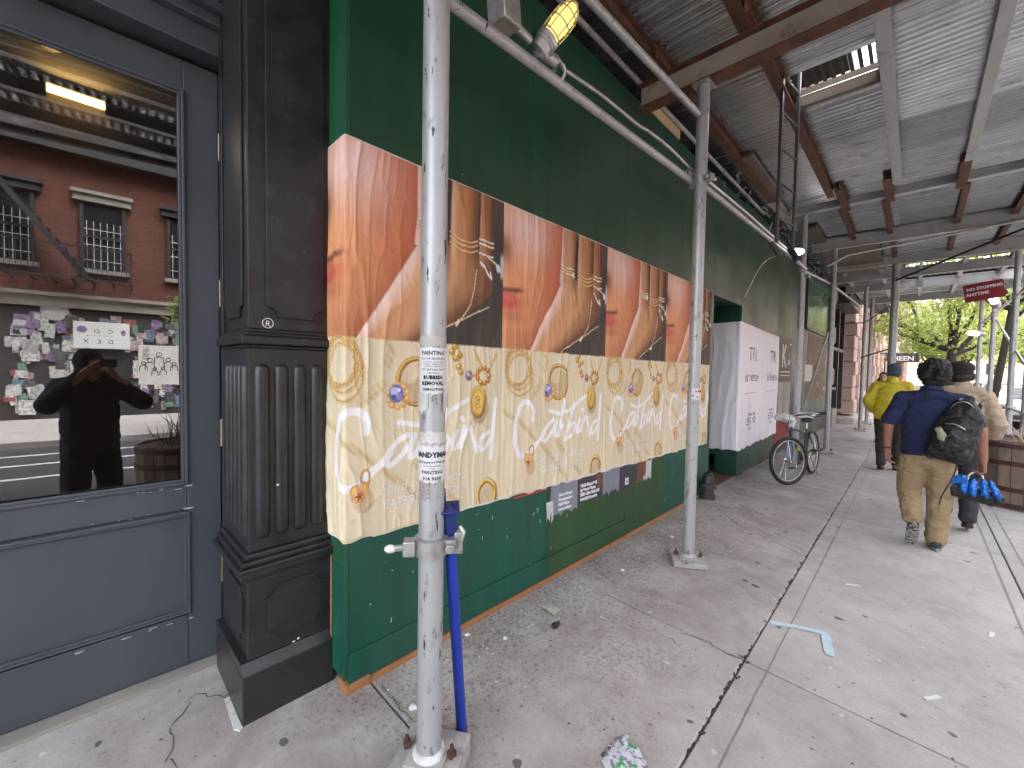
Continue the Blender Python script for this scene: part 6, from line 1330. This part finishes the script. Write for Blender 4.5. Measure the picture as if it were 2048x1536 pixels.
# white plaster line on the crack corner
# ------------------------------------------------------------------ buildings beyond the hoarding
gs = thing('grey_stone_building', (-2, 17, 0), 'grey stone building with rounded quoin blocks just past the hoarding', 'building')
m = MB(); m.bx(-6, -2.05, 15.2, 22, -.1, 14); m.build('wall', MT['stone_grey'], gs)
for k in range(12):
    m = MB(); z = .55+k*.62; m.bx(-2.05, -1.78 if k % 2 else -1.84, 15.25, 16.1, z, z+.58); m.build('stone_block', MT['stone_grey'], gs, None, False, .10)
m = MB(); m.bx(-2.05, -1.70, 15.22, 16.15, -.08, .5); m.build('pier_base', MT['stone_grey'], gs, None, False, .04)
m = MB(); m.bx(-2.05, -1.96, 16.4, 19.0, .5, 3.6); m.build('shop_window', MT['window_dark'], gs); m = MB()
for y in (16.4, 17.7, 19.0): m.bx(-2.05, -1.88, y-.07, y+.07, .3, 3.7)
m.bx(-2.05, -1.88, 16.4, 19.0, 2.3, 2.4); m.bx(-2.05, -1.5, 16.2, 19.3, 3.7, 4.1); m.build('shop_frame', MT['frame_dark'], gs)
stp = MB(); stp.lathe([(.55, -.1), (.55, .13), (.53, .15)], (-1.9, 16.9, 0), 28); tag(stp.build('door_step', MT['stone_grey'], None, 30), 'rounded stone doorstep by the grey stone building', 'step')
pk = thing('pink_stone_building', (-2, 28, 0), 'pinkish stone building with projecting rusticated piers and arches', 'building')
m = MB(); m.bx(-7, -2.0, 22, 40, -.1, 13); m.build('wall', MT['stone_pink'], pk)
for p, y in enumerate((20.2, 22.6, 26.4, 30.2, 34.0, 38.0)):
    for k in range(19):
        m = MB(); z = .1+k*.48; m.bx(-2.05, (-1.64 if k % 3 else -1.58), y-.5, y+.5, z, z+.465); m.build('stone_block', MT['stone_pink'], pk, None, False, .03)
for y in (24.5, 28.3, 32.1, 36):
    m = MB(); m.bx(-2.02, -1.93, y-1.0, y+1.0, .8, 4.6); w = m.build('window', MT['window_dark'], pk)
    m = MB()
    for k in range(11):
        a = pi*k/10; m.box((-1.85, y+1.15*cos(a), 4.6+1.1*sin(a)), (.36, .30, .36), Rx(a)); 
    m.build('arch', MT['stone_pink'], pk); m = MB(); m.bx(-2.0, -1.66, y-1.3, y+1.3, .5, .8); m.bx(-2.0, -1.6, y-1.3, y+1.3, 6.2, 6.5); m.build('sill', MT['stone_pink'], pk)
m = MB(); m.bx(-2.05, -1.45, 22, 40, 7.2, 7.7); m.build('cornice', MT['stone_cream'], pk)
ex_ = thing('iron_balcony', (-1.4, 24, 4.6), 'dark iron fire escape balcony on the pinkish stone building', 'balcony'); m = MB()
for k in range(20): m.beam((-1.95, 22+k*.3, 4.62), (-1.05, 22+k*.3, 4.62), .04, .03)
for z in (4.65, 5.1, 5.5): m.beam((-1.05, 21.9, z), (-1.05, 28, z), .04, .04)
for k in range(40): m.beam((-1.05, 22+k*.15, 4.62), (-1.05, 22+k*.15, 5.5), .018, .018)
m.build('railing', MT['frame_dark'], ex_)
cb_ = thing('cream_building', (-2, 52, 0), 'cream stone building with bay windows farther down the street', 'building')
m = MB(); m.bx(-9, -1.7, 40, 66, -.1, 15); m.build('wall', MT['stone_cream'], cb_)
for k in range(6):
    y = 42.5+k*4; m = MB(); m.bx(-1.75, -1.1, y-1.1, y+1.1, 3.2, 13); m.build('bay', MT['stone_cream'], cb_, None, False, .05)
    for fl in range(3): m = MB(); m.bx(-1.12, -1.06, y-.8, y+.8, 3.7+fl*3.2, 5.9+fl*3.2); m.build('window', MT['window_dark'], cb_)
    m = MB(); m.bx(-1.72, -1.62, y-1.2, y+1.2, .3, 2.8); m.build('window', MT['window_dark'], cb_)
for z in (3.0, 6.3, 9.5): m = MB(); m.bx(-1.7, -.95, 40, 66, z, z+.15); m.build('string_course', MT['stone_grey'], cb_)
rb = thing('orange_brick_building', (-2, 80, 0), 'orange brick building at the far end left of the tree', 'building')
m = MB(); m.bx(-12, -1.1, 66, 100, -.1, 16); m.build('wall', MT['brick_orange'], rb)
for k in range(9):
    for fl in range(4): m = MB(); m.bx(-1.12, -1.05, 67.5+k*3.6, 69+k*3.6, 1.2+fl*3.6, 3.2+fl*3.6); m.build('window', MT['window_dark'], rb)
fb2 = thing('far_building', (6, 128, 0), 'pale building closing the far end of the street', 'building')
m = MB(); m.bx(-30, 45, 125, 135, -.5, 17); m.build('wall', MT['stone_cream'], fb2)
for k in range(18):
    for fl in range(4): m = MB(); m.bx(-22+k*3.2, -20.6+k*3.2, 124.9, 125.05, 2+fl*3.8, 4.2+fl*3.8); m.build('window', MT['window_dark'], fb2)
rs_ = thing('row_building', (13, 60, 0), 'pale brick row across the street far down the block', 'building')
m = MB(); m.bx(13, 25, 27, 120, -.5, 15); m.build('wall', MT['stone_pink'], rs_)
bs = thing('projecting_sign', (-.9, 36, 3.0), 'black projecting sign lettered SHEEN on the left side of the street', 'sign')
m = MB(); m.box((-.62, 36, 2.62), (1.5, .12, .52)); m.build('board', MT['frame_dark'], bs); m = MB(); flat_text(m, 'SHEEN', (-1.28, 35.93, 2.47), (1,0,0), (0,0,1), .40, .01, fat=.012); m.build('lettering', MT['white_paper'], bs)
m = MB(); m.tube([(-1.9, 36, 2.92), (.13, 36, 2.92)], .03, 8); m.build('bracket', MT['frame_dark'], bs)
# ------------------------------------------------------------------ trees
BARK = pm('dark tree bark', (.030,.024,.020), .9, 0, .3, 8, (1,1,.3), .6, 20, .02)
def leafm(name, c):
    m, nt, p, out = nodes(name); oi = noise(nt, coord(nt, 'pos'), .9, 4, .6)
    cc = mixc(nt, ramp(nt, oi, (.3, 0), (.7, 1)), tuple(x*.7 for x in c), tuple(x*1.3 for x in c)); nt.links.new(cc, p.inputs['Base Color']); p.inputs['Roughness'].default_value = .5
    tl = nt.nodes.new('ShaderNodeBsdfTranslucent'); nt.links.new(cc, tl.inputs[0]); mx = nt.nodes.new('ShaderNodeMixShader'); mx.inputs[0].default_value = .55
    nt.links.new(p.outputs[0], mx.inputs[1]); nt.links.new(tl.outputs[0], mx.inputs[2]); nt.links.new(mx.outputs[0], out.inputs[0]); return m
LF = [leafm('spring leaf yellow green', (.33,.38,.10)), leafm('spring leaf green', (.23,.31,.09))]
def tree(x, y, h, label, lean=(0,0), r=.2, low=2.6, spread=3.2, nleaf=9000, leaf=.10, mat=0, g=None):
    g = gz(x) if g is None else g; t = thing('street_tree', (x, y, g), label, 'tree', 'street trees along the kerb'); R = np.random.default_rng(int(x*100+y*7) % 9999)
    tips = []; m = MB(); top = Vector((x+lean[0], y+lean[1], g+low+.6))
    m.tube([(x, y, g-.05), (x+lean[0]*.15, y, g+.3), (x+lean[0]*.5, y+lean[1]*.5, g+low*.5), top], [r*1.3, r, r*.85, r*.75], 12); m.build('trunk', BARK, t, 60)
    m = MB()
    for k in range(9):
        a = 2*pi*k/9+R.uniform(-.3, .3); el = R.uniform(.15, 1.2); L = spread*R.uniform(.6, 1.1); d = Vector((cos(a)*cos(el), sin(a)*cos(el), sin(el)))
        s = Vector((x+lean[0]*.9, y+lean[1]*.9, g+low*.85+.06*k)); p1_ = s+d*L*.5+Vector((0,0,.25)); p2_ = s+d*L+Vector((0,0,.55*L))
        m.tube([s, p1_, p2_], [r*.55, r*.32, r*.10], 7); tips += [s.lerp(p1_, .6), p1_, p1_.lerp(p2_, .5), p2_]
        for q in range(4):
            d2 = (d+Vector(R.normal(0, .6, 3))).normalized(); b = p1_.lerp(p2_, R.uniform(0, .8)); e = b+d2*L*.45; m.tube([b, b.lerp(e, .5)+Vector((0,0,.08)), e], [r*.2, r*.12, r*.04], 5); tips += [b.lerp(e, .5), e]
    m.build('limbs', BARK, t, 60)
    tips = np.array([tuple(p) for p in tips]); V = np.zeros((nleaf, 4, 3)); idx = R.integers(0, len(tips), nleaf); off = R.normal(0, 1, (nleaf, 3)); off *= (R.random((nleaf, 1))**.5*spread*.30/np.maximum(.6, np.linalg.norm(off, axis=1, keepdims=True)))
    c_ = tips[idx]+off*np.array([1,1,.6]); u = R.normal(0, 1, (nleaf, 3)); u /= np.linalg.norm(u, axis=1, keepdims=True); w = np.cross(u, R.normal(0, 1, (nleaf, 3))); w /= np.linalg.norm(w, axis=1, keepdims=True); s = leaf*R.uniform(.5, 1.2, (nleaf, 1))
    for q, (i, j) in enumerate(((-1,0), (0,-.5), (1,0), (0,.5))): V[:, q] = c_+u*s*i*.5*1.5+w*s*j
    me = bpy.data.meshes.new('crown'); me.from_pydata((V.reshape(-1, 3)-np.array((x, y, g))).tolist(), [], np.arange(nleaf*4).reshape(-1, 4).tolist()); me.materials.append(LF[mat]); me.materials.append(LF[1-mat])
    me.polygons.foreach_set('material_index', (R.random(nleaf) < .3).astype(np.int32)); link('crown', me, t); return t
tree(1.15, 28.5, 9, 'main spring green tree with dark trunk in mid view above the walkers', (.05, 0), .21, 3.0, 3.8, 8500, .12)
tree(1.75, 21.0, 9, 'leaning dark trunked tree right of the main tree, close to the farthest kerbside post', (.55, .4), .11, 4.2, 2.8, 4500, .11, 1)
tree(2.2, 39, 9, 'farther street tree with yellow green leaves behind the kerbside posts', (0, 0), .22, 2.8, 3.4, 9000, .14, 1)
tree(1.3, 52, 9, 'distant street tree on the left kerb beyond the main tree', (0, 0), .22, 3.0, 3.6, 7000, .18)
tree(8.6, 60, 9, 'distant street tree on the far pavement at the right', (0, 0), .22, 3.0, 3.6, 7000, .2, 1, -.12)
tree(7.9, 1.4, 9, 'leafy street tree across the road that shows in the door glass', (0, 0), .10, 1.9, .9, 2500, .09, 1, -.12)
# ------------------------------------------------------------------ cars and fence far down the kerb
def car(x, y, col, label):
    t = thing('parked_car', (x, y, -.25), label, 'car', 'cars parked along the kerb'); g = -.25; pt = pm('car paint '+label[:12], col, .25, .1, .05, 3, O1, 0, 60, .004, (), .5, .05, .6)
    W2 = .9; prof = [(-2.2,.35),(-2.25,.7),(-2.1,.92),(-1.5,.98),(-.95,1.45),(.55,1.47),(1.25,1.02),(2.0,.86),(2.2,.62),(2.2,.35)]
    m = MB(); V = []; n = len(prof)
    for s in (-1, 1):
        for (a, z) in prof: V.append((x+s*(W2 if z < 1.1 else .66), y+a, g+z))
    m.add(V, [tuple(range(n)), tuple(range(2*n-1, n-1, -1))]+[(k, n+k, n+(k+1) % n, (k+1) % n) for k in range(n)]); m.build('body', pt, t, None, False, .06)
    m = MB(); m.add([(x-.62, y-1.47, g+1.02), (x+.62, y-1.47, g+1.02), (x+.55, y-1.0, g+1.42), (x-.55, y-1.0, g+1.42)], [(0,1,2,3)])
    o = m.build('rear_window', MT['window_dark'], t); s_ = o.modifiers.new('t', 'SOLIDIFY'); s_.thickness = .03; s_.offset = 0
    for s in (-1, 1):
        m = MB(); m.prism([(-1.2,1.03),(.95,1.03),(.45,1.38),(-.85,1.38)], (x+s*.80, y, g), (0,1,0), (0,0,1), (s*.05,0,0)); m.build('side_window', MT['window_dark'], t)
        m = MB(); m.box((x+s*.68, y-2.22, g+.76), (.28,.06,.16)); m.build('tail_light', pm('tail light', (.3,.01,.01), .2), t)
        for a in (-1.4, 1.4):
            m = MB(); m.lathe([(.33,-.10),(.33,.10)], (x+s*.82, y+a, g+.33), 24, Ry(pi/2)); w = m.build('wheel', MT['rubber'], t, 40)
            m = MB(); m.lathe([(.20,-.11),(.20,.11)], (x+s*.82, y+a, g+.33), 16, Ry(pi/2)); m.build('hub', MT['chrome'], w, 40)
    m = MB(); m.box((x, y-2.26, g+.62), (.5,.02,.12)); m.build('number_plate', MT['white_paper'], t); m = MB(); m.box((x, y-2.2, g+.42), (1.7,.18,.16)); m.build('bumper', MT['black_plastic'], t, None, False, .03)
car(3.0, 24.5, (.55,.58,.62), 'pale silver car parked at the kerb behind the barrel planter')
car(3.0, 31.0, (.05,.06,.08), 'dark car parked at the kerb beyond the silver car')
car(3.0, 37.5, (.6,.6,.6), 'white car parked farther along the kerb under the trees')
fn = thing('iron_fence', (3, 50, 0), 'black iron tree pit fence far down the right pavement', 'fence'); m = MB()
for k in range(34): m.beam((1.0+k*.09, 44, gz(1)), (1.0+k*.09, 44, 1.1), .03, .03)
for z in (.25, 1.05): m.beam((1.0, 44, z), (4, 44, z), .05, .05)
m.build('railing', MT['frame_dark'], fn)
